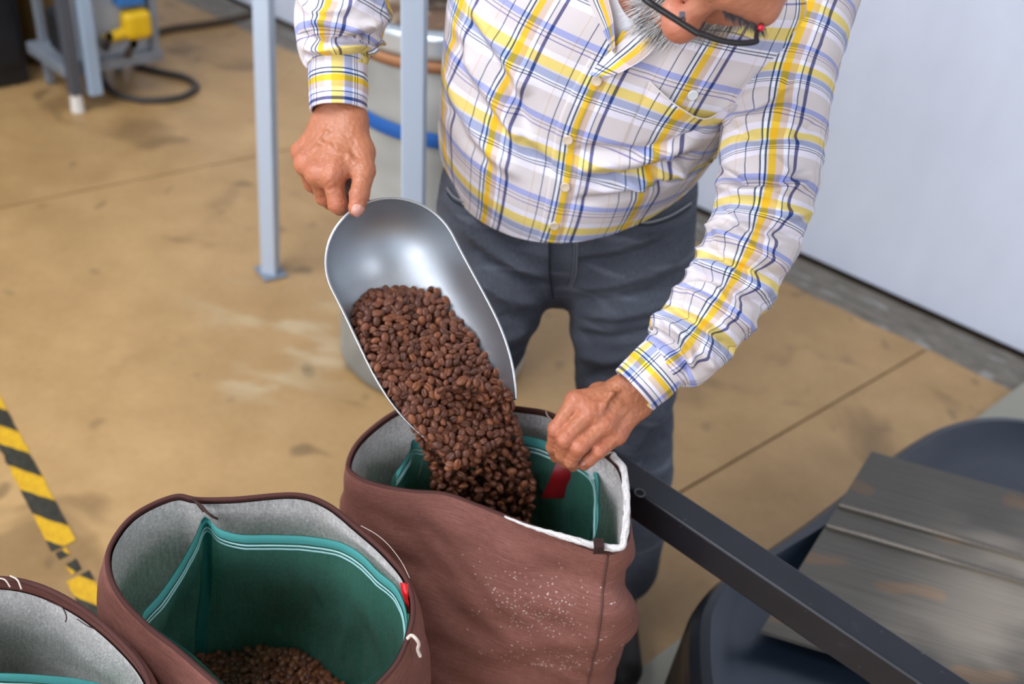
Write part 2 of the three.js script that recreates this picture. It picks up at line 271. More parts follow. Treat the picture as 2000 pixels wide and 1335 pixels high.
// metal drum with a loose lid, a strap and odds and ends on the lid
const drumC = H(846, 680, 0), drumR = 0.265, drumTop = 0.96;
const galvTex = dataTex(512, 512, (u, v) => { const n = 26 * tnoise(u, v, 7) + 14 * tnoise(u, v, 24, 3), r = smooth(0.25, 0.6, tnoise(u, v, 4, 8)); return [mix(164 + n, 150, r), mix(167 + n, 140, r), mix(162 + n, 120, r)]; });
const galv = std({ map: galvTex, roughness: 0.5, metalness: 0.35 });
const ringSteel = std({ color: hex('#c3cdd4'), roughness: 0.3, metalness: 0.6 });
{
  const d = thing('metal_drum', 'round dull grey steel drum with a dusty brown lid and blue strap', 'drum', drumC);
  const prof = [[0.0, 0.004], [drumR - 0.012, 0.004], [drumR, 0.014]]; for (let i = 1; i < 40; i++) { const h = 0.014 + i / 40 * (drumTop - 0.03); prof.push([drumR + 0.006 * Math.exp(-(((h - 0.29) / 0.012) ** 2)) + 0.006 * Math.exp(-(((h - 0.58) / 0.012) ** 2)), h]); } prof.push([drumR, drumTop - 0.016]);
  const wall = new THREE.LatheGeometry(prof.map((a) => new THREE.Vector2(...a)), 64); wall.translate(drumC.x, drumC.y, drumC.z); part('drum_wall', wall, galv, d);
  const tilt = new THREE.Quaternion().setFromAxisAngle(FWD.clone().setY(0).normalize(), -5.5 * rad), c = drumC.clone().setY(drumTop + 0.012);
  const place = (g) => { g.applyQuaternion(tilt); g.translate(c.x, c.y, c.z); return g; };
  const rim = new THREE.LatheGeometry([[drumR - 0.004, -0.03], [drumR + 0.012, -0.026], [drumR + 0.016, -0.012], [drumR + 0.012, 0], [drumR + 0.016, 0.012], [drumR + 0.014, 0.026], [drumR - 0.01, 0.03], [drumR - 0.016, 0.012], [drumR - 0.004, -0.03]].map((a) => new THREE.Vector2(...a)), 64);
  part('clamp_ring', place(rim), ringSteel, d, { label: 'bright galvanised clamp ring' });
  const rust = new THREE.LatheGeometry([[drumR - 0.02, -0.055], [drumR + 0.007, -0.055], [drumR + 0.009, -0.03], [drumR - 0.02, -0.028]].map((a) => new THREE.Vector2(...a)), 64);
  part('gasket', place(rust), std({ color: hex('#a5744f'), roughness: 0.8 }), d, { label: 'rusty brown gasket under the ring' });
  const lidTex = dataTex(256, 256, (u, v) => { const n = fbm(u * 6, v * 6, 3, 4), k = smooth(-0.05, 0.2, n); return [mix(112, 168, k), mix(86, 150, k), mix(64, 128, k)]; });
  const lid = new THREE.LatheGeometry([[0.0001, 0.0], [drumR * 0.6, 0.002], [drumR - 0.04, 0.0], [drumR - 0.018, 0.012]].map((a) => new THREE.Vector2(...a)), 48);
  { const p = lid.attributes.position, uv = lid.attributes.uv; for (let i = 0; i < p.count; i++) uv.setXY(i, p.getX(i) * 1.6 + 0.5, p.getZ(i) * 1.6 + 0.5); }
  part('lid', place(lid), std({ map: lidTex, roughness: 0.9 }), d, { label: 'lid covered in brown dust' });
  // strap: most of the way round, ending in a black hook and a wire loop
  const sh = toPx(drumC.clone().setY(0.5)), hS = 0.765, yaw0 = Math.atan2(-drumC.z, -drumC.x);
  const sw = gridGeo(60, 3, (s, t) => { const a = yaw0 + 1.15 - s * 1.07, r = drumR + 0.009 + (t === 0 || t === 1 ? -0.002 : 0.001); return { p: V(drumC.x + r * Math.cos(a), hS + (t - 0.5) * 0.034, drumC.z + r * Math.sin(a)) }; });
  const strap = part('strap', sw, std({ color: hex('#12569f'), roughness: 0.6 }), d, { label: 'blue webbing strap' });
  const at = (a, h, r) => V(drumC.x + r * Math.cos(a), h, drumC.z + r * Math.sin(a));
  subpart('hook', tube([at(yaw0 + 0.10, hS, drumR + 0.012), at(yaw0 + 0.02, hS + 0.012, drumR + 0.02), at(yaw0 - 0.08, hS - 0.004, drumR + 0.016), at(yaw0 - 0.24, hS - 0.02, drumR + 0.012)], 0.011, 20, 8), std({ color: hex('#20242a'), roughness: 0.5 }), strap, d, { label: 'black strap hook' });
  subpart('handle', tube([at(yaw0 + 1.3, hS - 0.035, drumR), at(yaw0 + 1.34, hS - 0.03, drumR + 0.05), at(yaw0 + 1.36, hS + 0.01, drumR + 0.075), at(yaw0 + 1.34, hS + 0.05, drumR + 0.05), at(yaw0 + 1.3, hS + 0.055, drumR)], 0.007, 30, 8), std({ color: hex('#4b4a46'), roughness: 0.5 }), strap, d);
  const bx = c.clone().add(V(0.10, 0.0, -0.02)), box = thing('plastic_box', 'pale grey box standing on the dusty drum lid', 'box', bx);
  const bw = part('box_wall', boxAt(bx.clone().add(V(0, 0.08, 0)), 0.17, 0.13, 0.13, 0.5, 0.008), std({ color: hex('#c5cdd0'), roughness: 0.6 }), box); bw.position.y += 0.0;
  part('lid', boxAt(bx.clone().add(V(0, 0.15, 0)), 0.18, 0.014, 0.14, 0.5, 0.005), std({ color: hex('#d2d8da'), roughness: 0.5 }), box);
  const bo = c.clone().add(V(-0.12, 0.022, -0.01)), bowl = thing('metal_bowl', 'small dull metal bowl on the drum lid behind the steel leg', 'bowl', bo);
  const bg = new THREE.LatheGeometry([[0.001, 0.0], [0.05, 0.0], [0.075, 0.03], [0.088, 0.075], [0.093, 0.078], [0.084, 0.07], [0.07, 0.032], [0.001, 0.006]].map((a) => new THREE.Vector2(...a)), 40); bg.translate(bo.x, bo.y, bo.z); part('bowl_body', bg, std({ color: hex('#9aa0a6'), roughness: 0.35, metalness: 0.7 }), bowl);
}
// wheeled cabinet with plugs, far back
{
  const A = H(148, 214, 0), C0 = H(304, 108, 0.155), u = C0.clone().sub(A).setY(0).normalize(), n = V(u.z, 0, -u.x); if (n.z > 0) n.negate();
  const t = thing('machine_trolley', 'grey steel trolley frame with pale panel and coloured power plugs', 'trolley', A.clone());
  const Wd = C0.clone().sub(A).setY(0).length(), at = (x, h, z) => A.clone().setY(h).addScaledVector(u, x).addScaledVector(n, z), yw = Math.atan2(-u.z, u.x);
  const grey = std({ color: hex('#868d94'), roughness: 0.5, metalness: 0.3 }), pale = std({ color: hex('#a9aeb3'), roughness: 0.6 });
  part('panel', boxAt(at(Wd * 0.58, 0.62, 0.03), Wd * 0.84, 0.92, 0.02, yw, 0.004), pale, t);
  part('tray', boxAt(at(Wd / 2, 0.155, 0.14), Wd + 0.06, 0.045, 0.3, yw, 0.006), grey, t);
  const l1 = part('leg', barGeo(at(0, 0.07, -0.02), at(0, 1.1, -0.02), 0.042, 0.042, n, 0.004), std({ color: hex('#5b5f66'), roughness: 0.5, metalness: 0.4 }), t);
  subpart('foot', cylGeo(at(0, 0.002, -0.02), at(0, 0.075, -0.02), 0.026, 0.02, 20), std({ color: hex('#ddd8ce'), roughness: 0.6 }), l1, t, { label: 'white plastic foot' });
  part('leg', barGeo(at(Wd * 0.2, 0.06, -0.03), at(Wd * 0.2, 1.1, -0.03), 0.05, 0.04, n, 0.004), std({ color: hex('#9fb2c4'), roughness: 0.5 }), t, { label: 'pale blue leg' });
  part('leg', barGeo(at(Wd, 0.15, 0), at(Wd, 1.1, 0), 0.03, 0.03, n, 0.004), grey, t);
  for (const x of [0.03, Wd - 0.03]) part('leg', barGeo(at(x, 0.004, 0.27), at(x, 1.1, 0.27), 0.03, 0.03, n, 0.004), grey, t);
  part('motor', boxAt(at(Wd * 0.1, 0.27, 0.1), Wd * 0.18, 0.16, 0.12, yw, 0.02), std({ color: hex('#14161a'), roughness: 0.6 }), t, { label: 'black motor housing' });
  part('socket', boxAt(at(Wd * 0.74, 0.43, -0.005), 0.11, 0.12, 0.06, yw, 0.012), std({ color: hex('#2f6fae'), roughness: 0.5 }), t, { label: 'blue power socket' });
  part('plug', merge([boxAt(at(Wd * 0.79, 0.295, -0.01), 0.115, 0.115, 0.07, yw, 0.03), cylGeo(at(Wd * 0.79 - 0.04, 0.27, -0.01), at(Wd * 0.79 - 0.13, 0.255, -0.01), 0.024, 0.018)]), std({ color: hex('#e0b408'), roughness: 0.5 }), t, { label: 'yellow power plug' });
  const cable = tag(add('power_cable', tube([H(262, 85, 0.35), H(250, 105, 0.2), H(262, 126, 0.02), H(310, 140, 0.012), H(362, 152, 0.012), H(383, 170, 0.012), H(352, 190, 0.012), H(285, 196, 0.012), H(228, 184, 0.012), H(203, 160, 0.012), H(196, 140, 0.03), H(214, 70, 0.3)], 0.014, 140, 8), std({ color: hex('#3b3632'), roughness: 0.7 })), 'dark cable lying in a loop on the floor by the trolley', 'cable');
  const floorTube = tag(add('floor_tube', tube([H(296, 66, 0.014), H(340, 56, 0.014), H(400, 48, 0.014), H(478, 34, 0.014), H(520, 20, 0.014)], 0.018, 40, 8), std({ color: hex('#463728'), roughness: 0.8 })), 'thin brown tube lying straight across the floor towards the wall', 'hose');  // thin brown tube laid along the floor
  // black cabinet further left
  const K = H(66, 166, 0), K2 = H(-60, 190, 0), ku = K2.clone().sub(K).setY(0).normalize(), kn = V(-ku.z, 0, ku.x); if (kn.z > 0) kn.negate();
  const cab = thing('machine_cabinet', 'black machine cabinet standing on the floor beside the trolley', 'cabinet', K.clone());
  const kc = (x, h, z) => K.clone().setY(h).addScaledVector(ku, x).addScaledVector(kn, z), ky = Math.atan2(-ku.z, ku.x), bk = std({ color: hex('#12151b'), roughness: 0.45 });
  part('cabinet_body', boxAt(kc(0.35, 0.635, 0.27), 0.7, 1.25, 0.5, ky, 0.012), bk, cab);
  part('door', boxAt(kc(0.35, 0.66, 0.012), 0.64, 1.14, 0.02, ky, 0.006), bk, cab);
  for (const [x, z] of [[0.06, 0.06], [0.64, 0.06], [0.06, 0.48], [0.64, 0.48]]) part('foot', cylGeo(kc(x, 0.001, z), kc(x, 0.012, z), 0.03, 0.03), bk, cab);
  const T0 = H(92, 100, 0), tank = thing('oil_can', 'dim ochre canister in the gap between black cabinet and trolley', 'can', T0.clone());
  const tg = new THREE.LatheGeometry([[0.001, 0.002], [0.15, 0.002], [0.16, 0.02], [0.16, 0.5], [0.14, 0.55], [0.05, 0.6], [0.05, 0.66], [0.001, 0.66]].map((a) => new THREE.Vector2(...a)), 32); tg.translate(T0.x, 0, T0.z); part('can_body', tg, std({ color: hex('#6e5427'), roughness: 0.6 }), tank);
}
// hazard tape on the floor, torn in places
{
  const tapeTex = dataTex(256, 256, (u, v) => { const s = ((u + v * 0.42) % 1 + 1) % 1; const k = s < 0.5; const n = 18 * tnoise(u, v, 9); return k ? [206 + n, 160 + n, 12] : [44 + n, 42 + n, 28 + n]; });
  const tm = std({ map: tapeTex, roughness: 0.6 });
  const A = H(-28, 770, 0), B = H(212, 1236, 0), d = B.clone().sub(A), L = d.length(); d.normalize(); const s = V(-d.z, 0, d.x);
  const root = thing('hazard_tape', 'worn black and yellow striped tape stuck along the floor', 'tape', A.clone());
  const piece = (x0, x1, w0, w1) => { const g = gridGeo(24, 2, (a, b) => { const x = mix(x0, x1, a), e = 0.004 * noise(x * 40, b * 3, 2), edge = (a === 0 || a === 1) ? 0.012 * noise(b * 9, x, 3) : 0; return { p: A.clone().addScaledVector(d, x + edge).addScaledVector(s, mix(w0, w1, b) + e).setY(0.0018), u: x / 0.175, v: b }; }); part('strip', g, tm, root); };
  const at = (py) => H(mix(-28, 212, (py - 770) / 466), py, 0).sub(A).dot(d);
  piece(0, at(1066), -0.026, 0.026); piece(at(1072), at(1084), -0.004, 0.02); piece(at(1096), at(1116), -0.01, 0.012); piece(at(1124), L, -0.022, 0.026);
}
// ---------------------------------------------------------------- black frame rail and the big black cooling drum
{
  const A = P(1238, 958, 1.44), hB = A.y, B = H(1782, 1325, hB), d = B.clone().sub(A).setY(0).normalize();
  const n = V(-d.z, 0, d.x); const scuff = dataTex(1024, 128, (u, v) => { const k = smooth(0.35, 0.6, noise(u * 30, v * 9, 3)) * smooth(0.1, 0.5, noise(u * 6, 2, 1)) + smooth(0.62, 0.75, noise(u * 160, v * 20, 6)); const n2 = 8 * fbm(u * 20, v * 4, 5, 3); return [30 + n2 + 120 * k * 0.35, 32 + n2 + 120 * k * 0.35, 38 + n2 + 110 * k * 0.35]; });
  const bm = std({ map: scuff, roughness: 0.42, metalness: 0.2, bumpMap: scuff, bumpScale: 0.0006 });
  const a = A.clone().addScaledVector(d, -0.14), b = B.clone().addScaledVector(d, 0.42);
  const r = thing('frame_rail', 'black square steel rail running past the sack being filled', 'rail', a.clone().setY(0));
  const w = 0.052, hh = 0.056, g = barGeo(a, b, w, hh, V(0, 1, 0), 0.005);
  { const uv = g.attributes.uv, p = g.attributes.position, q = V(0, 0, 0); for (let i = 0; i < p.count; i++) { q.fromBufferAttribute(p, i).sub(a); uv.setXY(i, q.dot(d) / 1.2, (q.dot(n) + q.y) / 0.2 + 0.5); } }
  part('beam', g, bm, r);
  for (const e of [a.clone().addScaledVector(d, 0.03), b.clone().addScaledVector(d, -0.03)]) part('leg', barGeo(e.clone().setY(0.003), e.clone().setY(hB - hh / 2 + 0.002), 0.05, 0.05, d, 0.004), bm, r);
  // bolt hole in the upper face close to the sack
  const hp = H(1249, 962, hB + hh / 2 + 0.0005);
  const t = new THREE.TorusGeometry(0.0075, 0.0014, 8, 24); t.rotateX(Math.PI / 2); t.translate(hp.x, hp.y, hp.z); const rim = part('bolt_hole', t, std({ color: hex('#5a5d61'), roughness: 0.3, metalness: 0.7 }), r);
  const hd = new THREE.CylinderGeometry(0.0072, 0.0072, 0.001, 20); hd.translate(hp.x, hp.y, hp.z); subpart('hole', hd, std({ color: hex('#050505'), roughness: 0.9 }), rim, r);
}
{
  const h = 0.40, pts = [[1345, 1240], [1352, 1190], [1385, 1138], [1460, 1085], [1560, 1016], [1680, 926], [1735, 884], [1790, 847], [1850, 818], [1930, 803], [2010, 808], [2110, 836], [2240, 910], [2330, 1020], [2360, 1150]].map(([x, y]) => H(x, y, h));
  const far = [[2300, 1330], [2180, 1480], [1990, 1610], [1780, 1690], [1570, 1660], [1420, 1530], [1358, 1380]].map(([x, y]) => H(x, y, h));
  const cv = curveOf([...pts, ...far], true), N = 160, loop = cv.getSpacedPoints(N), cen = loop.reduce((s, p) => s.add(p), V(0, 0, 0)).multiplyScalar(1 / loop.length);
  const root = thing('cooling_drum', 'large black oval machine drum on the floor beyond the black rail', 'machine', cen.clone().setY(0));
  const shell = phys({ color: hex('#23272d'), roughness: 0.34, metalness: 0.25, clearcoat: 0.25, clearcoatRoughness: 0.3 });
  const prof = [[0.0, 0.03], [0.0, 0.2], [0.0, h - 0.04], [0.006, h - 0.018], [0.02, h - 0.004], [0.04, h]];
  part('drum_wall', gridGeo(N, 40, (s, t, i) => { const p = loop[i % N].clone(), k = t * 5, a = Math.min(4, Math.floor(k)), f = k - a, inn = mix(prof[a][0], prof[a + 1][0], f), y = mix(prof[a][1], prof[a + 1][1], f); const dir = cen.clone().sub(p).setY(0).normalize(); return { p: p.addScaledVector(dir, inn).setY(y) }; }, true), shell, root);
  part('top', gridGeo(N, 14, (s, t, i) => { const p = loop[i % N].clone(), dir = cen.clone().sub(p).setY(0), L = dir.length(); dir.normalize(); return { p: p.addScaledVector(dir, mix(0.04, L, t)).setY(h - 0.03 * smooth(0, 0.12, t)) }; }, true), phys({ color: hex('#1d2733'), roughness: 0.3, metalness: 0.3, clearcoat: 0.3, clearcoatRoughness: 0.25 }), root);
  part('base_ring', gridGeo(N, 2, (s, t, i) => { const p = loop[i % N].clone(), dir = cen.clone().sub(p).setY(0).normalize(); return { p: p.addScaledVector(dir, 0.03).setY(0.002 + 0.03 * t) }; }, true), darkSteel, root);
  // worn steel cover plate with two raised ribs
  const hp = h + 0.012, A = H(1702, 881, hp), D = H(1487, 1230, hp), Bd = H(2000, 962, hp).sub(A).normalize(), L = 0.95, Dn = D.clone().sub(A);
  const plateTex = dataTex(1024, 1024, (u, v) => { const st = 12 * noise(u * 3, v * 130, 2) + 8 * noise(u * 7, v * 300, 5), k = smooth(-0.1, 0.25, fbm(u * 2.2, v * 2.4, 4, 4)) * smooth(0.1, 0.35, u), ru = smooth(0.3, 0.45, noise(u * 9, v * 7, 9)) * 0.6; const b = 66 + st + 58 * k; return [b + 16 + 12 * k + 34 * ru, b + 12 + 6 * k + 10 * ru, b + 4 - 2 * k - 8 * ru]; });
  const pm = std({ map: plateTex, roughness: 0.5, metalness: 0.15 });
  const cp = thing('cover_plate', 'worn dark steel cover sheet with ribs lying on the black drum', 'plate', A.clone());
  const plate = gridGeo(40, 30, (s, t) => ({ p: A.clone().addScaledVector(Bd, s * L).addScaledVector(Dn, t).setY(hp), u: s, v: t }));
  const under = gridGeo(2, 2, (s, t) => ({ p: A.clone().addScaledVector(Bd, s * L).addScaledVector(Dn, t).setY(hp - 0.008), u: s, v: t }));
  const rimStrip = gridGeo(120, 1, (s, t) => { const q = s * 4, e = Math.min(3, Math.floor(q)), f = q - e, c = [[0, 0], [1, 0], [1, 1], [0, 1], [0, 0]], x = mix(c[e][0], c[e + 1][0], f), y = mix(c[e][1], c[e + 1][1], f); return { p: A.clone().addScaledVector(Bd, x * L).addScaledVector(Dn, y).setY(hp - 0.008 * t), u: x, v: y }; });
  part('sheet', merge([plate, under, rimStrip]), pm, cp);
  for (const [t, y] of [[0.355, 1], [0.475, 1]]) { const a = A.clone().addScaledVector(Dn, t), b = a.clone().addScaledVector(Bd, L); a.y = b.y = hp + 0.002; part('rib', barGeo(a, b, 0.014, 0.008, V(0, 1, 0), 0.003), std({ map: plateTex, roughness: 0.38, metalness: 0.3 }), cp, { label: 'raised worn rib' }); }
  // light cement plinth strips seen beside the machine
  const s1 = [H(1180, 1400, 0), H(1262, 1308, 0), H(1345, 1248, 0), H(1420, 1400, 0)], s2 = [H(1925, 806, 0), H(2003, 742, 0), H(2200, 800, 0), H(2100, 900, 0)];
}
{
  const pm = std({ color: hex('#9c9a8c'), roughness: 0.85 });
  const mk = (pts, h) => { const sh = new THREE.Shape(pts.map((p) => new THREE.Vector2(p.x, -p.z))); const g = new THREE.ExtrudeGeometry(sh, { depth: h, bevelEnabled: true, bevelSize: 0.004, bevelThickness: 0.004, bevelSegments: 2 }); g.rotateX(-Math.PI / 2); return g; };
  const a = H(1255, 1302, 0.03), b = H(2006, 742, 0.03), d = b.clone().sub(a).setY(0).normalize(), n = V(-d.z, 0, d.x); if (n.z < 0) n.negate();
  const o = add('plinth', mk([a.clone().addScaledVector(d, -0.3), b.clone().addScaledVector(d, 0.12), b.clone().addScaledVector(d, 0.12).addScaledVector(n, 1.25), a.clone().addScaledVector(d, -0.3).addScaledVector(n, 1.25)], 0.02), pm); o.userData.kind = 'structure';
}
// ---------------------------------------------------------------- sacks: brown cloth outside, pale felt lining, hem band, plastic liner
const feltTex = dataTex(1024, 1024, (u, v) => { const f = 20 * tnoise(u, v, 220, 2) + 16 * tnoise(u, v, 90, 5) + 14 * perlin.noise(u * 60, v * 340, 2) + 10 * tnoise(u, v, 8); return [208 + 1.4 * f, 202 + 1.4 * f, 196 + 1.4 * f]; });
const feltMat = std({ map: feltTex, roughness: 0.95, bumpMap: feltTex, bumpScale: 0.0012 });
function clothTex(seed, specks) {
  const R = rng(seed), W = 2048, Hh = 1024, dots = new Uint8Array(W * Hh);
  for (const [cx, cy, sx, sy, n] of specks) for (let k = 0; k < n; k++) { const x = Math.floor((cx + sx * (R() + R() + R() - 1.5)) * W), y = Math.floor((cy + sy * (R() + R() + R() - 1.5)) * Hh), l = R() < 0.35 ? 3 : 2; for (let i = 0; i < l + 1; i++) for (let j = 0; j < l; j++) if (x + i >= 0 && x + i < W && y + j >= 0 && y + j < Hh) dots[(y + j) * W + x + i] = 120 + R() * 120; }
  return dataTex(W, Hh, (u, v, x, y) => {
    const slub = perlin.noise(u * 26, v * 420, seed) * 15 + perlin.noise(u * 90, v * 300, seed + 3) * 12 + perlin.noise(u * 700, v * 50, seed + 9) * 7, b = fbm(u * 6, v * 5, seed, 3) * 14, d = dots[y * W + x];
    const thin = smooth(0.5, 0.7, perlin.noise(u * 14, v * 500, seed + 20)) * 24;
    let r = 124 + slub + b + thin, g = 78 + slub * 0.9 + b * 0.8 + thin, bl = 66 + slub * 0.9 + b * 0.8 + thin;
    if (d) { const k = d / 255; r = mix(r, 235, k); g = mix(g, 222, k); bl = mix(bl, 218, k); }
    return [r, g, bl];
  });
}
const weaveBump = dataTex(512, 512, (u, v, x, y) => 128 + 60 * Math.sin(v * 2 * Math.PI * 128) * 0.5 + 30 * Math.sin(u * 2 * Math.PI * 128) * 0.5 + 50 * tnoise(u, v, 60, 3), false);
const teal = phys({ color: lin(0.13, 0.36, 0.27), roughness: 0.16, transmission: 0.72, thickness: 0, ior: 1.45, specularIntensity: 1.0 });
const tealZip = phys({ color: lin(0.12, 0.47, 0.44), roughness: 0.25, transmission: 0.25, thickness: 0, ior: 1.45 });
const tealSeal = phys({ color: lin(0.02, 0.17, 0.14), roughness: 0.25, transmission: 0.25, thickness: 0 });
const redTab = std({ color: hex('#c4161c'), roughness: 0.3 });
const threadMat = std({ color: hex('#cdbfae'), roughness: 0.9 }), darkThread = std({ color: hex('#3a231e'), roughness: 0.9 });

// rim: [px, py, height] round the opening; base: centre, half axes and turn on the floor
function makeSack(o) {
  const rim = curveOf(o.rim.map(([x, y, h]) => H(x, y, h)), true), N = 240, loop = rim.getSpacedPoints(N).slice(0, N);
  const cen = loop.reduce((s, p) => s.add(p), V(0, 0, 0)).multiplyScalar(1 / N), bc = o.baseCentre, per = rim.getLength();
  const root = thing('coffee_sack', o.label, 'sack', V(bc.x, 0, bc.z));
  const ang = loop.map((p) => Math.atan2(p.z - cen.z, p.x - cen.x));
  const basePt = (i) => { const a = ang[i], c = Math.cos(a - o.turn), s = Math.sin(a - o.turn), q = Math.pow(Math.pow(Math.abs(c / o.rx), 3.2) + Math.pow(Math.abs(s / o.rz), 3.2), -1 / 3.2); return V(bc.x + q * Math.cos(a), 0.004, bc.z + q * Math.sin(a)); };
  const bases = loop.map((_, i) => basePt(i));
  const outDir = (i) => { const a = loop[(i + N - 1) % N], b = loop[(i + 1) % N], t = b.clone().sub(a).setY(0).normalize(); const n = V(t.z, 0, -t.x); const r = loop[i].clone().sub(cen); if (n.dot(r) < 0) n.negate(); return n; };
  const outs = loop.map((_, i) => outDir(i));
  const wall = (i, t, off) => { const a = loop[i % N], b = bases[i % N], k = Math.pow(t, 1.1); const p = a.clone().lerp(b, k); p.y = mix(a.y, b.y, t); const bul = o.bulge * Math.sin(Math.PI * Math.pow(t, 0.8)); return p.addScaledVector(outs[i % N], bul + off); };
  const tex = clothTex(o.seed, o.specks ?? []);
  const cloth = std({ map: tex, roughness: 0.8, bumpMap: weaveBump, bumpScale: 0.0005 });
  const cx = (p) => toPx(p);
  const shell = gridGeo(N, 110, (s, t, i) => ({ p: wall(i, t * t * 0.35 + t * 0.65, 0), u: s, v: t }), true);
  displace(shell, N, 110, true, (p, n, u, v) => { const k = smooth(0, 0.12, v); return Math.max(-0.004 * k, k * (0.004 + 0.014 * fbm(p.x * 7 + o.seed, p.y * 9, p.z * 7, 2) + 0.006 * noise(p.x * 16 + p.y * 22, p.y * 18, p.z * 16 + o.seed) + (o.fold ? o.fold(p) : 0))); });
  part('cloth_body', shell, cloth, root, { label: 'brown woven cloth outside' });
  const hemD = o.hem ?? 0.012;
  // rolled edge, hem band inside, then lining down to the contents
  part('rolled_edge', gridGeo(N, 10, (s, t, i) => { const a = Math.PI * t, p = loop[i % N].clone(); return { p: p.addScaledVector(outs[i % N], -0.003 + 0.0032 * Math.cos(a)).setY(loop[i % N].y + 0.0030 * Math.sin(a) - 0.001), u: s, v: t }; }, true), std({ map: tex, color: hex('#9a8480'), roughness: 0.85 }), root);
  const inner = (i, d, off) => { const p = loop[i % N].clone(), w = wall(i, d / Math.max(0.3, p.y), -off); return w; };
  part('hem_band', gridGeo(N, 4, (s, t, i) => ({ p: inner(i, t * hemD, 0.0065), u: s, v: t * 0.04 }), true), std({ map: tex, color: o.hemTint ?? hex('#a89490'), roughness: 0.9 }), root, { label: 'brown hem turned to the inside' });
  const linDepth = o.liningDepth ?? 0.34;
  const lining = gridGeo(N, 50, (s, t, i) => ({ p: inner(i, hemD * 0.8 + t * linDepth, 0.009 + 0.006 * smooth(0, 0.2, t)), u: s * 3, v: t }), true);
  displace(lining, N, 50, true, (p, n, u, v) => smooth(0, 0.15, v) * 0.006 * fbm(p.x * 14, p.y * 14, p.z * 14 + 2, 2));
  part('lining', lining, feltMat, root, { label: 'pale felt lining' });
  // closed bottom
  part('base_panel', gridGeo(N, 6, (s, t, i) => ({ p: bases[i % N].clone().lerp(bc.clone().setY(0.004), t), u: s, v: t }), true), cloth, root);
  return { root, loop, outs, cen, wall, inner, N, bases, shell };
}
const nearest = (S, px, py) => { let b = 0, bd = 1e9; S.loop.forEach((p, i) => { const q = toPx(p), d = (q[0] - px) ** 2 + (q[1] - py) ** 2; if (d < bd) { bd = d; b = i; } }); return b; };
// plastic liner: mouth traced as [px, py, height], hanging down to the contents
function makeLiner(o) {
  const mouth = o.mouth.map((a) => a.length === 4 ? o.sack.inner(nearest(o.sack, a[0], a[1]), a[2], a[3]) : H(...a)), cv = curveOf(mouth, o.closed), N = 200, loop = cv.getSpacedPoints(N);
  const root = thing('plastic_liner_bag', o.label, 'bag', V(o.foot.x, 0, o.foot.z));
  const S = o.sack, idx = loop.map((p) => { let b = 0, bd = -2; const a = p.clone().sub(S.cen).setY(0).normalize(); S.loop.forEach((q, i) => { const c = q.clone().sub(S.cen).setY(0).normalize().dot(a); if (c > bd) { bd = c; b = i; } }); return b; });
  const dn = (s, t) => { const p = cv.getPointAt(Math.min(1, s)), k = smooth(0.03, 0.55, t), y = mix(p.y, o.low, t), i = idx[Math.round(s * N) % idx.length], w = S.inner(i, Math.max(0, S.loop[i].y - y), 0.03 + 0.03 * smooth(0.2, 0.7, t)); const q = V(mix(p.x, w.x, k), y, mix(p.z, w.z, k)); const f = 0.007 * Math.sin(t * 2.2) * noise(s * 26, t * 2.5, o.seed) + 0.004 * noise(s * 60, t * 7, o.seed + 3) * smooth(0, 0.2, t); const r = p.clone().sub(o.foot).setY(0).normalize(); return q.addScaledVector(r, f); };
  part('film', gridGeo(N, 60, (s, t) => ({ p: dn(s, t) }), false), teal, root, { label: 'translucent green film' });
  const strip = (name, d0, d1, off, mat, label) => part(name, gridGeo(N, 4, (s, t) => { const p = dn(s, mix(d0, d1, t)), r = p.clone().sub(o.foot).setY(0).normalize(); return { p: p.addScaledVector(r, -off - 0.0012 * Math.sin(Math.PI * t)) }; }, false), mat, root, { label });
  strip('lip', 0, 0.030, 0.0012, tealZip, 'pale blue-green lip above the zip');
  strip('zip_track', 0.034, 0.041, 0.0022, phys({ color: lin(0.36, 0.62, 0.60), roughness: 0.25, transmission: 0.2, thickness: 0 }), 'raised pale zip track');
  strip('zip_track', 0.047, 0.054, 0.0022, phys({ color: lin(0.36, 0.62, 0.60), roughness: 0.25, transmission: 0.2, thickness: 0 }), 'raised pale zip track');
  for (const s0 of o.seals ?? []) part('side_seal', gridGeo(4, 50, (s, t) => { const p = dn((s0 + (s - 0.5) * 0.022 + 1) % 1, t), r = p.clone().sub(o.foot).setY(0).normalize(); return { p: p.addScaledVector(r, -0.002) }; }), tealSeal, root, { label: 'dark green welded side seam' });
  return { root, cv, dn };
}
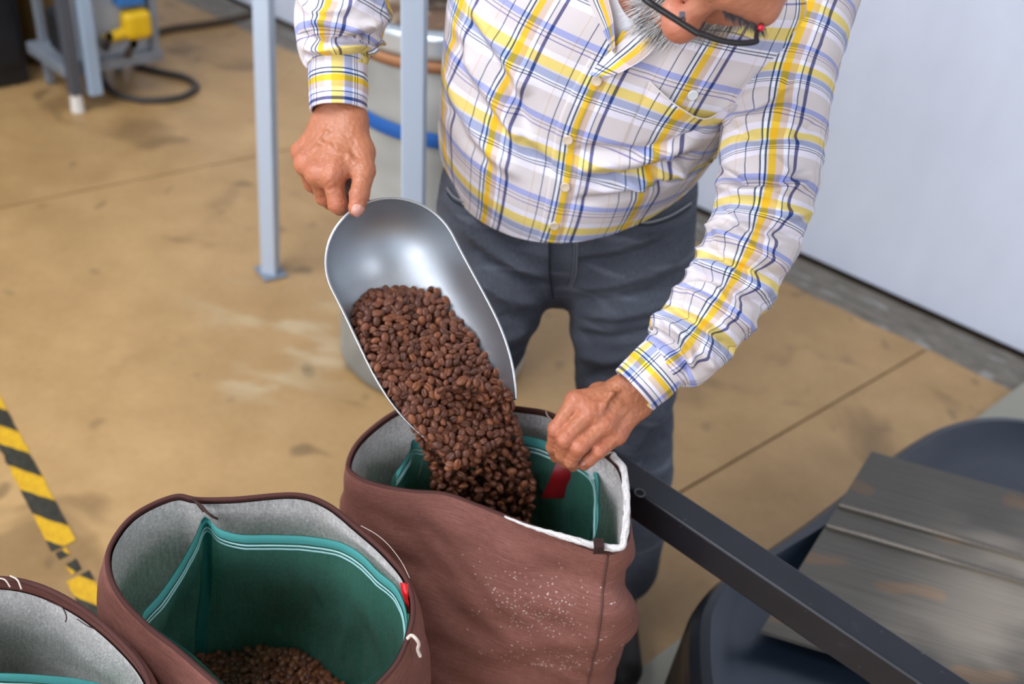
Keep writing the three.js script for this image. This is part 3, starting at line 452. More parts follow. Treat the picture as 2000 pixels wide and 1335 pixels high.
const S1 = makeSack({
  label: 'brown cloth sack in the middle being filled with coffee beans', seed: 11, liningDepth: 0.4, hem: 0.007, bulge: 0.018,
  rim: [[676, 912, .70], [688, 872, .72], [733, 826, .74], [790, 793, .755], [860, 788, .76], [940, 788, .765], [1020, 794, .768], [1080, 806, .77], [1135, 845, .772], [1190, 884, .765], [1218, 915, .755], [1231, 990, .74], [1226, 1060, .728], [1196, 1082, .72], [1160, 1076, .718], [1090, 1049, .718], [1010, 1020, .716], [935, 990, .712], [870, 967, .708], [800, 961, .70], [740, 950, .695], [695, 933, .695]],
  baseCentre: V(0.05, 0, -0.975), rx: 0.2, rz: 0.17, turn: 0.1,
  specks: [[0.62, 0.26, 0.10, 0.07, 30], [0.67, 0.2, 0.05, 0.10, 70], [0.73, 0.22, 0.06, 0.1, 120], [0.62, 0.36, 0.12, 0.02, 60], [0.69, 0.4, 0.10, 0.02, 50]],
  fold: (p) => { const [x, y] = toPx(p); return 0.012 * Math.exp(-(((y - 1160 - 0.12 * (x - 1000)) / 38) ** 2)) * smooth(860, 980, x) - 0.014 * Math.exp(-(((y - 1112 - 0.10 * (x - 1000)) / 34) ** 2)) * smooth(960, 1100, x) + 0.01 * Math.exp(-(((y - 1255 + 0.12 * (x - 1000)) / 30) ** 2)) * smooth(900, 1000, x); },
});
const S2 = makeSack({
  label: 'brown cloth sack with open liner showing dark beans at its bottom', seed: 23, liningDepth: 0.45, hem: 0.006, bulge: 0.03,
  rim: [[205, 1105, .70], [212, 1062, .705], [258, 1003, .715], [345, 964, .72], [384, 970, .718], [450, 970, .72], [585, 962, .725], [640, 980, .725], [702, 1028, .725], [762, 1082, .725], [800, 1132, .722], [812, 1190, .715], [803, 1240, .705], [780, 1295, .70], [735, 1345, .695], [660, 1400, .69], [560, 1420, .69], [470, 1380, .69], [400, 1322, .69], [340, 1270, .69], [280, 1222, .69], [225, 1160, .695]],
  baseCentre: V(-0.245, 0, -0.72), rx: 0.185, rz: 0.15, turn: 0.45,
});
const S3 = makeSack({
  label: 'brown cloth sack in the lowest corner with wide frayed hem', seed: 37, liningDepth: 0.42, hem: 0.03, bulge: 0.03, hemTint: hex('#e6d4d0'),
  rim: [[-330, 1330, .70], [-300, 1240, .705], [-220, 1170, .71], [-120, 1130, .715], [0, 1124, .715], [70, 1136, .715], [150, 1174, .715], [230, 1238, .71], [285, 1304, .705], [302, 1360, .70], [285, 1430, .695], [220, 1500, .69], [100, 1545, .685], [-60, 1545, .685], [-200, 1490, .69], [-290, 1420, .695]],
  baseCentre: V(-0.70, 0, -0.56), rx: 0.19, rz: 0.15, turn: 0.3,
});
const L1 = makeLiner({ label: 'green plastic zip liner inside the sack being filled', mouth: [[830, 860, .72], [806, 858, .725], [800, 880, .72], [784, 905, .71], [745, 950, 0.03, 0.04], [800, 961, .05, .035], [870, 967, .055, .035], [935, 990, .055, .035], [1010, 1020, .055, .035], [1090, 1049, .05, .03], [1140, 1066, .04, .03], [1166, 1040, .70], [1170, 985, .71], [1166, 918, .725], [1145, 895, .735], [1110, 880, .74], [1060, 858, .74], [1000, 846, .74], [930, 842, .735]], closed: true, seals: [0.04, 0.62], sack: S1, foot: S1.cen.clone(), narrow: 0.86, low: 0.2, seed: 4 });
const L2 = makeLiner({ label: 'green plastic zip liner inside the sack of finished beans', mouth: [[400, 1008, .70], [425, 1030, .70], [465, 1042, .70], [530, 1043, .70], [600, 1046, .70], [665, 1058, .70], [705, 1080, .70], [740, 1115, .70], [775, 1146, .70], [794, 1190, .695], [795, 1230, .69], [780, 1272, .685], [730, 1320, .68], [640, 1372, .675], [540, 1385, .675], [450, 1345, .675], [370, 1275, .68], [310, 1232, .685], [276, 1205, .69], [310, 1160, .695], [345, 1110, .70], [380, 1048, .70]], closed: true, seals: [0, 0.52], sack: S2, foot: S2.cen.clone(), narrow: 0.9, low: 0.2, seed: 8 });
const L3 = makeLiner({ label: 'green plastic liner edge inside the sack with frayed hem', mouth: [[-260, 1340, .69], [-160, 1310, .69], [0, 1312, .69], [90, 1318, .69], [160, 1326, .69], [215, 1342, .685], [235, 1375, .685], [190, 1440, .68], [80, 1480, .675], [-80, 1480, .675], [-220, 1420, .68]], closed: true, sack: S3, foot: S3.cen.clone(), narrow: 0.9, low: 0.2, seed: 15 });
{
  // red zip pulls
  const tab = (root, pts, w) => { const a = pts.map(([x, y, h]) => H(x, y, h)), cv = curveOf(a); const g = gridGeo(14, 24, (s, t) => { const p = cv.getPointAt(t), across = RIGHT.clone(); const th = Math.sin(Math.PI * s); return { p: p.addScaledVector(across, (s - 0.5) * w).addScaledVector(FWD, -0.004 * th) }; }); const back = gridGeo(2, 24, (s, t) => { const p = cv.getPointAt(t); return { p: p.addScaledVector(RIGHT, (s - 0.5) * w).addScaledVector(FWD, 0.002) }; }); part('zip_pull', merge([g, back]), w > 0.03 ? std({ color: hex('#7a1016'), roughness: 0.4 }) : redTab, root, { label: w > 0.03 ? 'red zip pull darkened for the shade in the sack' : 'glossy red zip pull' }); };  // the wide pull has the shade inside the sack put into its red
  tab(L2.root, [[791, 1138, .722], [795, 1158, .715], [799, 1172, .70], [800, 1196, .67]], 0.012);
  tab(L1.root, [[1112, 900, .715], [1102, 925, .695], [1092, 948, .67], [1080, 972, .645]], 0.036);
  // stray threads and corner stitching
  const th = (S, pts, r, m, name = 'thread') => part(name, tube(pts.map(([x, y, h]) => H(x, y, h)), r, 30, 6), m, S.root);
  th(S2, [[795, 1247, .712], [803, 1240, .716], [812, 1246, .718], [818, 1256, .712], [816, 1268, .70], [821, 1281, .69]], 0.0022, threadMat);
  th(S2, [[705, 1026, .728], [735, 1043, .732], [760, 1065, .734], [785, 1098, .728], [800, 1128, .722]], 0.0004, threadMat);
  th(S3, [[20, 1124, .72], [34, 1132, .723], [42, 1150, .72]], 0.001, threadMat);
  th(S3, [[-5, 1128, .72], [10, 1132, .723], [20, 1146, .718]], 0.0009, threadMat);
  th(S3, [[92, 1172, .708], [110, 1180, .712], [122, 1186, .712], [130, 1205, .705], [128, 1214, .70]], 0.0007, darkThread);
  th(S3, [[150, 1208, .708], [172, 1222, .71], [186, 1228, .708]], 0.0006, darkThread);
  th(S3, [[236, 1256, .708], [250, 1256, .712], [258, 1266, .708]], 0.0006, darkThread);
  th(S1, [[1180, 890, .77], [1190, 884, .775], [1200, 884, .773], [1204, 890, .768]], 0.0012, threadMat);
  th(S1, [[1066, 803, .775], [1070, 812, .775], [1076, 818, .77]], 0.0008, threadMat);
  // rolled-over white lining along the right front of the first sack
  const roll = [[1196, 889, .772], [1216, 912, .768], [1222, 950, .764], [1224, 1000, .754], [1219, 1050, .742], [1214, 1067, .736], [1170, 1066, .730], [1100, 1047, .728], [1030, 1026, .726], [985, 1008, .722]].map(([x, y, h]) => H(x, y, h)), rc = curveOf(roll);
  const rg = gridGeo(120, 12, (s, t) => { const p = rc.getPointAt(s), tg = rc.getTangentAt(s), sd = tg.clone().cross(V(0, 1, 0)).normalize(), a = t * 2 * Math.PI, w = 0.0048 * (0.35 + 0.65 * smooth(1, 0.6, s)) + 0.0012 * noise(s * 30, t, 2); return { p: p.addScaledVector(sd, Math.cos(a) * w).addScaledVector(V(0, 1, 0), Math.sin(a) * w), u: s * 4, v: t * 0.3 }; }, true);
  part('rolled_lining', rg, std({ map: dataTex(512, 128, (u, v) => { const f = 40 * perlin.noise(u * 6, v * 30, 3) + 26 * perlin.noise(u * 40, v * 44, 8); return [206 + f, 202 + f, 198 + f]; }), roughness: 0.95 }), S1.root, { label: 'pale lining rolled over the edge' });
  const kn = []; for (let k = 0; k < 5; k++) kn.push(tube([[1160 + k * 4, 1052, .742], [1162 + k * 4, 1066, .744], [1160 + k * 4, 1080, .726]].map(([x, y, h]) => H(x, y, h)), 0.0016, 10, 6)); part('corner_stitch', merge(kn), darkThread, S1.root);
  const k2 = []; for (let k = 0; k < 4; k++) k2.push(tube([[376 + k * 6, 972 + k * 5, .722], [386 + k * 8, 984 + k * 7, .718], [398 + k * 9, 998 + k * 5, .708]].map(([x, y, h]) => H(x, y, h)), 0.0016, 10, 6)); part('corner_stitch', merge(k2), darkThread, S2.root);
  // seam down the right side of the first sack's front
  for (const [S, px, py, len] of [[S1, 1188, 1082, 0.62]]) { const i0 = nearest(S, px, py); const pts = []; for (let k = 0; k <= 16; k++) { const t = k / 16; const r = Math.round(t * len * 110), q = r * (S.N + 1) + i0, a = S.shell.attributes; pts.push(V(a.position.getX(q), a.position.getY(q), a.position.getZ(q)).add(S.root.position).addScaledVector(V(a.normal.getX(q), a.normal.getY(q), a.normal.getZ(q)), 0.0006)); } part('side_seam', tube(pts, 0.0016, 60, 6), std({ color: hex('#5b3b34'), roughness: 0.9 }), S.root); }
}
// ---------------------------------------------------------------- scoop
const SC = (() => {
  const a = imgDir(0.455, 0.89, 0.02), nUp = V(0, 1, 0).addScaledVector(a, -a.y).normalize(), nCam = FWD.clone().negate().addScaledVector(a, FWD.dot(a)).normalize();
  const n = nUp.clone().multiplyScalar(0.42).addScaledVector(nCam, 0.58).normalize(), w = a.clone().cross(n).normalize();
  if (w.dot(RIGHT) < 0) w.negate();
  return { a, n, w, o: P(711, 398, 1.262) };
})();
const scoopPt = (x, y, z) => SC.o.clone().addScaledVector(SC.a, x).addScaledVector(SC.w, y).addScaledVector(SC.n, z);   // along, across, up from the rim plane
const SL = 0.345, SR = 0.0895;
const halfW = (x) => { const q = x < 0.088 ? SR * Math.sqrt(Math.max(0, 1 - ((0.088 - x) / 0.088) ** 2)) : SR * (1 + 0.02 * smooth(0.1, 0.2, x)); return q * (x > 0.2 ? 1 - 0.3 * ((x - 0.2) / 0.145) ** 2 : 1); };
const depthAt = (x) => { const d = 0.082; return x < 0.088 ? d * Math.sqrt(Math.max(0, 1 - ((0.088 - x) / 0.088) ** 2)) : d; };
{
  const alu = phys({ color: hex('#b9bec2'), roughness: 0.3, metalness: 0.9 });
  const br = dataTex(512, 512, (u, v) => 150 + 24 * tnoise(u, v, 6) + 8 * perlin.noise(u * 8, v * 160, 2) + 8 * tnoise(u, v, 60), false); alu.roughnessMap = br; alu.roughness = 0.74; alu.bumpMap = br; alu.bumpScale = 0.0001;
  const root = thing('feed_scoop', 'large round-backed aluminium scoop tipping coffee beans into the sack', 'scoop', SC.o.clone());
  const wallP = (s, t, off) => { // s along, t across from one rim over the bottom to the other
    const th = (t - 0.5) * Math.PI, x0 = SL * s * s * 0.5 + SL * s * 0.5, lip = x0 > 0.2 ? (x0 - 0.2) / 0.145 : 0;
    const x = x0 - 0.055 * lip * lip * Math.pow(Math.sin(th), 2) * 0.4, hw = halfW(x0) + off, d = depthAt(x0) + off;
    return scoopPt(x - (s === 0 ? off : 0), hw * Math.sin(th), -d * Math.cos(th)); };
  const inn = gridGeo(80, 110, (t, s) => ({ p: wallP(s, t, -0.0012) })), out = gridGeo(80, 110, (t, s) => ({ p: wallP(s, t, 0.0012) }));
  part('bowl', merge([inn, out]), alu, root);
  const rimPts = []; for (let k = 0; k <= 110; k++) rimPts.push(wallP(1 - k / 110, 0, 0)); for (let k = 1; k <= 110; k++) rimPts.push(wallP(k / 110, 1, 0));
  const lipPts = []; for (let k = 0; k <= 40; k++) lipPts.push(wallP(1, k / 40, 0));
  part('rim', merge([new THREE.TubeGeometry(new THREE.CatmullRomCurve3(rimPts), 260, 0.0019, 8), new THREE.TubeGeometry(new THREE.CatmullRomCurve3(lipPts), 60, 0.0014, 6)]), std({ color: hex('#c9cdd0'), roughness: 0.28, metalness: 0.95 }), root);
  const ha = P(704, 398, 1.30), hb = P(626, 262, 1.335);
  part('handle', cylGeo(ha, hb, 0.014, 0.0155, 24), alu, root);
}
// ---------------------------------------------------------------- coffee beans
const beanGeo = (() => {   // one flat side with its crease, one round side
  const g = new THREE.SphereGeometry(1, 22, 16), p = g.attributes.position;
  for (let i = 0; i < p.count; i++) {
    let x = p.getX(i) * 0.0072, y = p.getY(i) * 0.0052, z = p.getZ(i) * 0.0052;
    if (z > 0) { z *= 0.62; const wob = 0.0005 * Math.sin(x * 700), k = Math.exp(-(((y - wob) / 0.0009) ** 2)); z -= 0.0014 * k * smooth(0.0072, 0.006, Math.abs(x)); }
    else z *= 0.85;
    p.setXYZ(i, x, y, z);
  }
  g.computeVertexNormals(); g.deleteAttribute('uv'); return g;
})();
const beanTints = [[0.115, 0.037, 0.016], [0.155, 0.050, 0.021], [0.085, 0.028, 0.014], [0.19, 0.062, 0.024], [0.128, 0.043, 0.021], [0.098, 0.032, 0.015]];
const beanMats = beanTints.map((c) => phys({ color: lin(...c), roughness: 0.45, specularIntensity: 0.6, clearcoat: 0.1, clearcoatRoughness: 0.35 }));
const beanWhite = phys({ color: 0xffffff, roughness: 0.45, specularIntensity: 0.6, clearcoat: 0.1, clearcoatRoughness: 0.35 });
// heap surface in the scoop, as height under the rim plane
const heapZ = (x, y) => { const back = 0.096 + 0.012 * Math.sin(y * 40) - 0.10 * (y + 0.02) * 0.9; const k = smooth(back - 0.004, back + 0.05, x); const gravityTilt = Math.min(-0.004, -0.036 - 0.43 * y); return mix(-0.09, gravityTilt + 0.028 * smooth(0.1, 0.34, x) + 0.006 * noise(x * 30, y * 30, 4), k); };
{
  const R = rng(5), list = [];
  const bq = (nrm) => { const q = new THREE.Quaternion(); const flip = R() < 0.5 ? 1 : -1, v = V(R() - 0.5, R() - 0.5, R() - 0.5).multiplyScalar(1.1).add(nrm.clone().multiplyScalar(flip)).normalize(); q.setFromUnitVectors(V(0, 0, 1), v); q.multiply(new THREE.Quaternion().setFromAxisAngle(V(0, 0, 1), R() * 6.283)); return q; };
  // inside the scoop: layers from the surface down
  const cell = 0.0088, hash = new Map(), key = (p) => `${Math.floor(p.x / cell)},${Math.floor(p.y / cell)},${Math.floor(p.z / cell)}`;
  const free = (p, d) => { const i = Math.floor(p.x / cell), j = Math.floor(p.y / cell), k = Math.floor(p.z / cell); for (let a = -1; a <= 1; a++) for (let b = -1; b <= 1; b++) for (let c = -1; c <= 1; c++) for (const q of hash.get(`${i + a},${j + b},${k + c}`) ?? []) if (q.distanceTo(p) < d) return false; return true; };
  const put = (p) => { const k = key(p); if (!hash.has(k)) hash.set(k, []); hash.get(k).push(p); };
  for (let layer = 0; layer < 4; layer++) for (let n = 0; n < 9000; n++) {
    const x = 0.08 + R() * 0.285, y = (R() * 2 - 1) * 0.1; if (Math.abs(y) > halfW(Math.min(x, SL)) - 0.006) continue;
    const z = heapZ(x, y) - 0.0035 - layer * 0.0066, fl = -depthAt(x) * Math.sqrt(Math.max(0, 1 - (y / halfW(Math.min(x, SL))) ** 2)) + 0.0055;
    if (z < fl - (layer ? 0.001 : 0.0)) continue;
    const p = scoopPt(x, y, z); if (!free(p, layer ? 0.0092 : 0.0086)) continue; put(p);
    list.push({ p, q: bq(SC.n), s: 0.86 + R() * 0.3, layer, where: 0 });
  }
  // the falling stream: from the lip down into the sack
  const lip = scoopPt(0.335, 0, 0.0);
  for (let n = 0; n < 7000; n++) {
    const t = Math.pow(R(), 0.9), k = R() * 2 - 1, dep = R();
    const py = mix(740, 1030, t), cxp = mix(900, 946, smooth(0, 0.8, t)), hw = mix(98, 98, smooth(0, 0.6, t)) * (1 - 0.12 * smooth(0.7, 1, t));
    const px = cxp + k * hw, pyy = py + (k < 0 ? -k * 46 : k * 22) * (1 - smooth(0.1, 0.6, t));
    const zc = mix(1.232, 1.40, Math.pow(t, 0.9)), z = zc + dep * mix(0.03, 0.10, t);
    const p = P(px, pyy, z); if (!free(p, mix(0.0092, 0.0122, smooth(0.1, 1, t)))) continue; put(p);
    const dir = V(R() - 0.5, R() - 0.5, R() - 0.5).normalize();
    list.push({ p, q: bq(dir), s: 0.86 + R() * 0.3, layer: Math.floor(dep * 4), where: 1 });
  }
  // three hundred that show largest become objects; the rest stay together
  list.forEach((b) => { const q = toPx(b.p); b.score = (b.layer === 0 ? 0 : 10) + q[2] + (b.where ? 0.0 : 0.02) + (q[1] > 960 ? 5 : 0); b.z = q[2]; });
  const first = (w, n) => list.filter((b) => b.where === w).sort((a, b) => a.score - b.score).slice(0, n);
  const chosen = new Set([...first(0, 175), ...first(1, 125)]);
  const proto = new THREE.Mesh(beanGeo, beanMats[0]); proto.castShadow = proto.receiveShadow = true;
  for (const b of list) if (chosen.has(b)) { const m = proto.clone(); m.name = numbered('coffee_bean'); m.material = beanMats[Math.floor(R() * beanMats.length)]; m.position.copy(b.p); m.quaternion.copy(b.q); m.scale.setScalar(b.s); tag(m, b.where ? 'shiny brown roasted coffee bean falling loose between scoop and sack' : 'shiny brown roasted coffee bean heaped in the aluminium scoop', 'coffee bean', b.where ? 'falling coffee beans' : 'coffee beans in the scoop'); scene.add(m); }
  const bulk = (arr, name, label) => { const im = new THREE.InstancedMesh(beanGeo, beanWhite, arr.length), M = new THREE.Matrix4(), c = new THREE.Color(); arr.forEach((b, i) => { M.compose(b.p, b.q, V(b.s, b.s, b.s)); im.setMatrixAt(i, M); im.setColorAt(i, c.setRGB(...beanTints[Math.floor(R() * beanTints.length)])); }); im.name = name; im.castShadow = im.receiveShadow = true; tag(im, label, null, null, 'stuff'); scene.add(im); };
  bulk(list.filter((b) => !chosen.has(b)), 'poured_beans', 'the remaining brown coffee beans packed in the scoop and falling');
  // beans lying in the sacks
  const pile = (S, foot, level, rx, name, label) => { const arr = [], used = hash; for (let n = 0; n < 9000 && arr.length < 2600; n++) { const a = R() * 6.283, r = Math.sqrt(R()), i = Math.floor(((a / 6.283) * S.N)) % S.N, edge = S.inner(i, Math.max(0, S.loop[i].y - level), 0.062), c = foot.clone().setY(level); const p = c.lerp(edge.setY(level), r); p.y = level + 0.02 * (1 - r * r) + 0.01 * noise(p.x * 20, 1, p.z * 20) + (R() - 0.5) * 0.004; if (!free(p, 0.0078)) continue; put(p); arr.push({ p, q: bq(V(0, 1, 0)), s: 0.9 + R() * 0.3 }); } bulk(arr, name, label); };
  pile(S2, S2.cen, 0.415, 0.15, 'sack_beans', 'dark coffee beans lying in the sack with the open liner');
  pile(S1, S1.cen, 0.40, 0.15, 'sack_beans_001', 'dark coffee beans already poured into the sack being filled');
  console.log('beans', list.length, list.filter((b) => b.where).length, 'surface', list.filter((b) => b.layer === 0).length);
}
// ---------------------------------------------------------------- the man: shirt cloth
const PER = 0.118;   // one repeat of the check, metres
const plaidTex = (() => {
  const one = [1, 1, 1], line = (a, w, c) => ({ a, w, c });
  const warp = [line(0, .077, [1.06, .90, .25]), line(.077, .078, [.985, .915, .845]), line(.155, .05, [1.07, 1.09, 1.15]), line(.205, .012, [.40, .45, .58]), line(.275, .042, [.42, .43, .60]), line(.62, .014, [.98, .93, .86]), line(.74, .012, [.42, .46, .58]), line(.905, .018, [.38, .43, .50]), line(.923, .036, [1.05, 1.09, 1.14]), line(.959, .022, [.30, .38, .46])];
  const weft = [line(0, .075, [.745, .80, 1.02]), line(.098, .012, [.66, .66, .76]), line(.148, .014, [.66, .63, .84]), line(.27, .075, [1.08, 1.10, 1.16]), line(.345, .118, [1.08, 1.015, .60]), line(.44, .012, [.72, .70, .82]), line(.485, .09, [.765, .83, .98]), line(.575, .022, [1.07, 1.11, 1.17]), line(.597, .012, [.48, .52, .60]), line(.609, .018, [1.07, 1.11, 1.17]), line(.627, .012, [.48, .52, .60]), line(.639, .085, [1.08, 1.10, 1.16])];
  const at = (L, t) => { for (const l of L) if (t >= l.a && t < l.a + l.w) return l.c; return one; };
  const N = 1024, base = [211, 203, 201];
  return dataTex(N, N, (u, v, x, y) => {
    const a = at(warp, u), b = at(weft, v), tw = 1 + 0.035 * (((x + y) % 6) < 3 ? 1 : -1) + 0.02 * noise(x * 0.9, y * 0.9, 1);
    const out = []; for (let k = 0; k < 3; k++) { let f = a[k] * b[k]; if (a[k] < 0.7 && b[k] < 0.9 && k === 0) f *= 0.35; if (a[k] < 0.7 && b[k] < 0.9 && k === 1) f *= 0.85; out.push(Math.min(252, base[k] * f * tw)); }
    return out;
  });
})();
const twill = dataTex(256, 256, (u, v, x, y) => 128 + 46 * Math.sin((x + y) * Math.PI / 4) + 30 * tnoise(u, v, 40), false); twill.repeat.set(3, 3);
const shirtMat = std({ map: plaidTex, roughness: 0.9, bumpMap: twill, bumpScale: 0.00012 });
const buttonMat = phys({ color: hex('#d9c7ae'), roughness: 0.22, clearcoat: 0.6 }), pearl = phys({ color: hex('#dfe3e2'), roughness: 0.18, clearcoat: 0.8 });
const stitchMat = std({ color: hex('#f0ede4'), roughness: 0.9 });

const person = thing('person', 'man in checked shirt and grey jeans bending to pour beans from a scoop', 'person', V(0.03, 0, -1.4));

// ---- folds: ridges and valleys traced on the cloth; each lies where the photograph shows it
const segDist = (x, y, pts) => { let best = 1e9, bt = 0; for (let i = 0; i < pts.length - 1; i++) { const [ax, ay] = pts[i], [bx, by] = pts[i + 1], dx = bx - ax, dy = by - ay, t = clamp(((x - ax) * dx + (y - ay) * dy) / (dx * dx + dy * dy)), d = Math.hypot(x - ax - t * dx, y - ay - t * dy); if (d < best) { best = d; bt = (i + t) / (pts.length - 1); } } return [best, bt]; };
const FK = 2.0;
const foldAt = (F, x, y) => { let s = 0; for (const [pts, w, h, x0, y0, x1, y1] of F) { if (x < x0 || x > x1 || y < y0 || y > y1) continue; const [d, t] = segDist(x, y, pts); if (d > w * 2.6) continue; s += h * Math.exp(-((d / w) ** 2)) * Math.min(1, 6 * t + 0.15, 6 * (1 - t) + 0.15); } return s; };
const prepFolds = (L) => L.map(([pts, w, h]) => { const xs = pts.map((p) => p[0]), ys = pts.map((p) => p[1]), m = w * 2.7; return [pts, w, FK * h / 1000, Math.min(...xs) - m, Math.min(...ys) - m, Math.max(...xs) + m, Math.max(...ys) + m]; });

// ---- torso of the shirt: rings from hem to neck, each through its side and front points
const TL = [[868, 300, 1.60], [860, 262, 1.57], [864, 195, 1.50], [869, 120, 1.45], [874, 50, 1.41], [884, -40, 1.38], [915, -150, 1.36], [1090, -260, 1.36]];
const TM = [[1072, 474, 1.435], [1086, 432, 1.405], [1104, 350, 1.365], [1116, 268, 1.325], [1146, 190, 1.285], [1185, 112, 1.25], [1240, 20, 1.222], [1300, -80, 1.21]];
const TR = [[1384, 322, 1.57], [1398, 300, 1.55], [1414, 270, 1.48], [1436, 240, 1.42], [1480, 190, 1.375], [1540, 110, 1.345], [1605, -20, 1.325], [1440, -210, 1.34]];
const tw = (L) => curveOf(L.map((a) => P(...a)));
const cL = tw(TL), cM = tw(TM), cR = tw(TR);
const NTU = 400, NTV = 280;
const uni = (c, s) => c.getPoint(s);
const torsoFolds = prepFolds([
  // left front: long soft drapes from the shoulder to the waist
  [[[905, 20], [938, 80], [985, 150], [1010, 210], [1030, 262]], 13, -5], [[[925, 14], [965, 80], [1008, 140], [1030, 190]], 18, 5], [[[878, 60], [905, 130], [950, 205], [1000, 280]], 12, -5], [[[895, 95], [935, 170], [985, 235], [1030, 290]], 14, 5],
  [[[872, 140], [905, 220], [960, 300], [1020, 350]], 12, 4], [[[870, 200], [905, 270], [960, 330]], 10, -4], [[[1010, 260], [1045, 300], [1085, 340]], 11, -4], [[[960, 160], [1000, 230], [1050, 290]], 16, 3],
  // right front: the bulge under the pocket and the creases at the waist
  [[[1120, 335], [1170, 318], [1240, 312], [1310, 290], [1370, 262]], 15, 6], [[[1110, 300], [1160, 290], [1230, 296], [1300, 280], [1380, 236]], 9, -4], [[[1180, 346], [1240, 340], [1300, 322], [1370, 292]], 9, -7], [[[1150, 372], [1220, 362], [1290, 346], [1360, 312]], 12, 5], [[[1110, 395], [1180, 388], [1260, 372], [1330, 345]], 8, -4], [[[1200, 330], [1230, 352], [1262, 372]], 8, 4], [[[1255, 318], [1280, 342], [1300, 372]], 8, -4], [[[1300, 300], [1322, 322], [1335, 350]], 8, 4],
  [[[1400, 250], [1440, 222], [1490, 180], [1540, 130]], 10, -7], [[[1400, 232], [1450, 190], [1510, 140]], 14, 6], [[[1250, 150], [1290, 110], [1330, 90]], 20, -2], [[[1420, 170], [1480, 130], [1560, 80]], 16, 3],
]);
const torsoGeo = (() => {
  const g = gridGeo(NTU, NTV, (i, j) => {
    const th = i * 2 * Math.PI - Math.PI / 2, s = j;   // starts and ends at the middle of the back
    const L = uni(cL, s), R = uni(cR, s), M = uni(cM, s), C = L.clone().add(R).multiplyScalar(0.5), A = R.clone().sub(L).multiplyScalar(0.5), F = M.clone().sub(C);
    const c = Math.cos(th), sn = Math.sin(th), ex = mix(1, 0.86, smooth(0, 0.4, s)), x = Math.sign(c) * Math.pow(Math.abs(c), ex), y = Math.sign(sn) * Math.pow(Math.abs(sn), sn > 0 ? mix(1.42, 0.92, smooth(0, 0.42, s)) : 0.8);
    const Bk = F.clone().normalize().multiplyScalar(mix(0.13, 0.10, s));
    const p = C.clone().addScaledVector(A, x).addScaledVector(sn > 0 ? F : Bk, y);
    return { p, u: 0, v: 0 };
  }, true);
  // cloth coordinates: arc length from the placket across, and along it
  const p = g.attributes.position, uv = g.attributes.uv, w = NTU + 1, at = (i, j) => V(p.getX(j * w + i), p.getY(j * w + i), p.getZ(j * w + i));
  let run = 0; const mid = NTU / 2;
  for (let j = 0; j <= NTV; j++) {
    if (j) run += at(mid, j).distanceTo(at(mid, j - 1));
    let a = 0; for (let i = mid; i <= NTU; i++) { if (i > mid) a += at(i, j).distanceTo(at(i - 1, j)); uv.setXY(j * w + i, -a, -run + a * 0.17); }
    a = 0; for (let i = mid; i >= 0; i--) { if (i < mid) a -= at(i, j).distanceTo(at(i + 1, j)); uv.setXY(j * w + i, -a, -run + a * 0.13); }
  }
  displace(g, NTU, NTV, true, (q, n, u, v, k) => { const [x, y] = toPx(q), front = smooth(0.0, 0.25, -n.dot(q.clone().sub(EYE).normalize())); return front * foldAt(torsoFolds, x, y) + 0.0035 * fbm(q.x * 11, q.y * 11, q.z * 11, 3); });
  for (let k = 0; k < p.count; k++) uv.setXY(k, uv.getX(k) / PER + 0.02, uv.getY(k) / PER - 0.36);
  return g;
})();
const torsoVPhase = 0.0;
// the open neck: leave out the cloth inside the collar opening
const inPoly = (x, y, poly) => { let c = false; for (let i = 0, j = poly.length - 1; i < poly.length; j = i++) { const [a, b] = poly[i], [d, e] = poly[j]; if (b > y !== e > y && x < (d - a) * (y - b) / (e - b) + a) c = !c; } return c; };
const VNECK = [[1198, 100], [1186, 62], [1160, 10], [1130, -60], [1120, -140], [1380, -140], [1330, -40], [1262, 20], [1228, 60]];
const openTorso = (() => { const g = torsoGeo.clone(), p = g.attributes.position, idx = g.index.array, keep = []; const px = []; const n = g.attributes.normal; for (let k = 0; k < p.count; k++) { const q = V(p.getX(k), p.getY(k), p.getZ(k)), m = V(n.getX(k), n.getY(k), n.getZ(k)), facing = m.dot(q.clone().sub(EYE)) < 0, s = toPx(q); px.push(facing && inPoly(s[0], s[1], VNECK)); } for (let t = 0; t < idx.length; t += 3) if (!(px[idx[t]] && px[idx[t + 1]] && px[idx[t + 2]])) keep.push(idx[t], idx[t + 1], idx[t + 2]); g.setIndex(keep); return g; })();
const torsoBVH = new MeshBVH(torsoGeo.clone());
const onTorso = (px, py, off = 0) => { const d = P(px, py, 1).sub(EYE).normalize(), ray = new THREE.Ray(EYE.clone(), d), h = torsoBVH.raycastFirst(ray, THREE.DoubleSide); if (!h) return null; const g = torsoBVH.geometry, ix = g.index, a = ix.getX(h.faceIndex * 3), b = ix.getX(h.faceIndex * 3 + 1), c = ix.getX(h.faceIndex * 3 + 2), P3 = g.attributes.position, N3 = g.attributes.normal, U3 = g.attributes.uv, f = (at, k) => V(at.getX(k), at.getY(k), at.itemSize > 2 ? at.getZ(k) : 0), bc = new THREE.Vector3(); THREE.Triangle.getBarycoord(h.point, f(P3, a), f(P3, b), f(P3, c), bc); const mixv = (at) => f(at, a).multiplyScalar(bc.x).addScaledVector(f(at, b), bc.y).addScaledVector(f(at, c), bc.z); const n = mixv(N3).normalize(); if (n.dot(d) > 0) n.negate(); const t = mixv(U3); return { p: h.point.clone().addScaledVector(n, off), n, u: t.x, v: t.y }; };
const shirt = part('shirt', openTorso, shirtMat, person, { label: 'checked shirt with yellow and blue stripes on pale cloth' });
const sp = (name, geo, mat, parent, opt) => subpart(name, geo, mat, parent, person, opt);
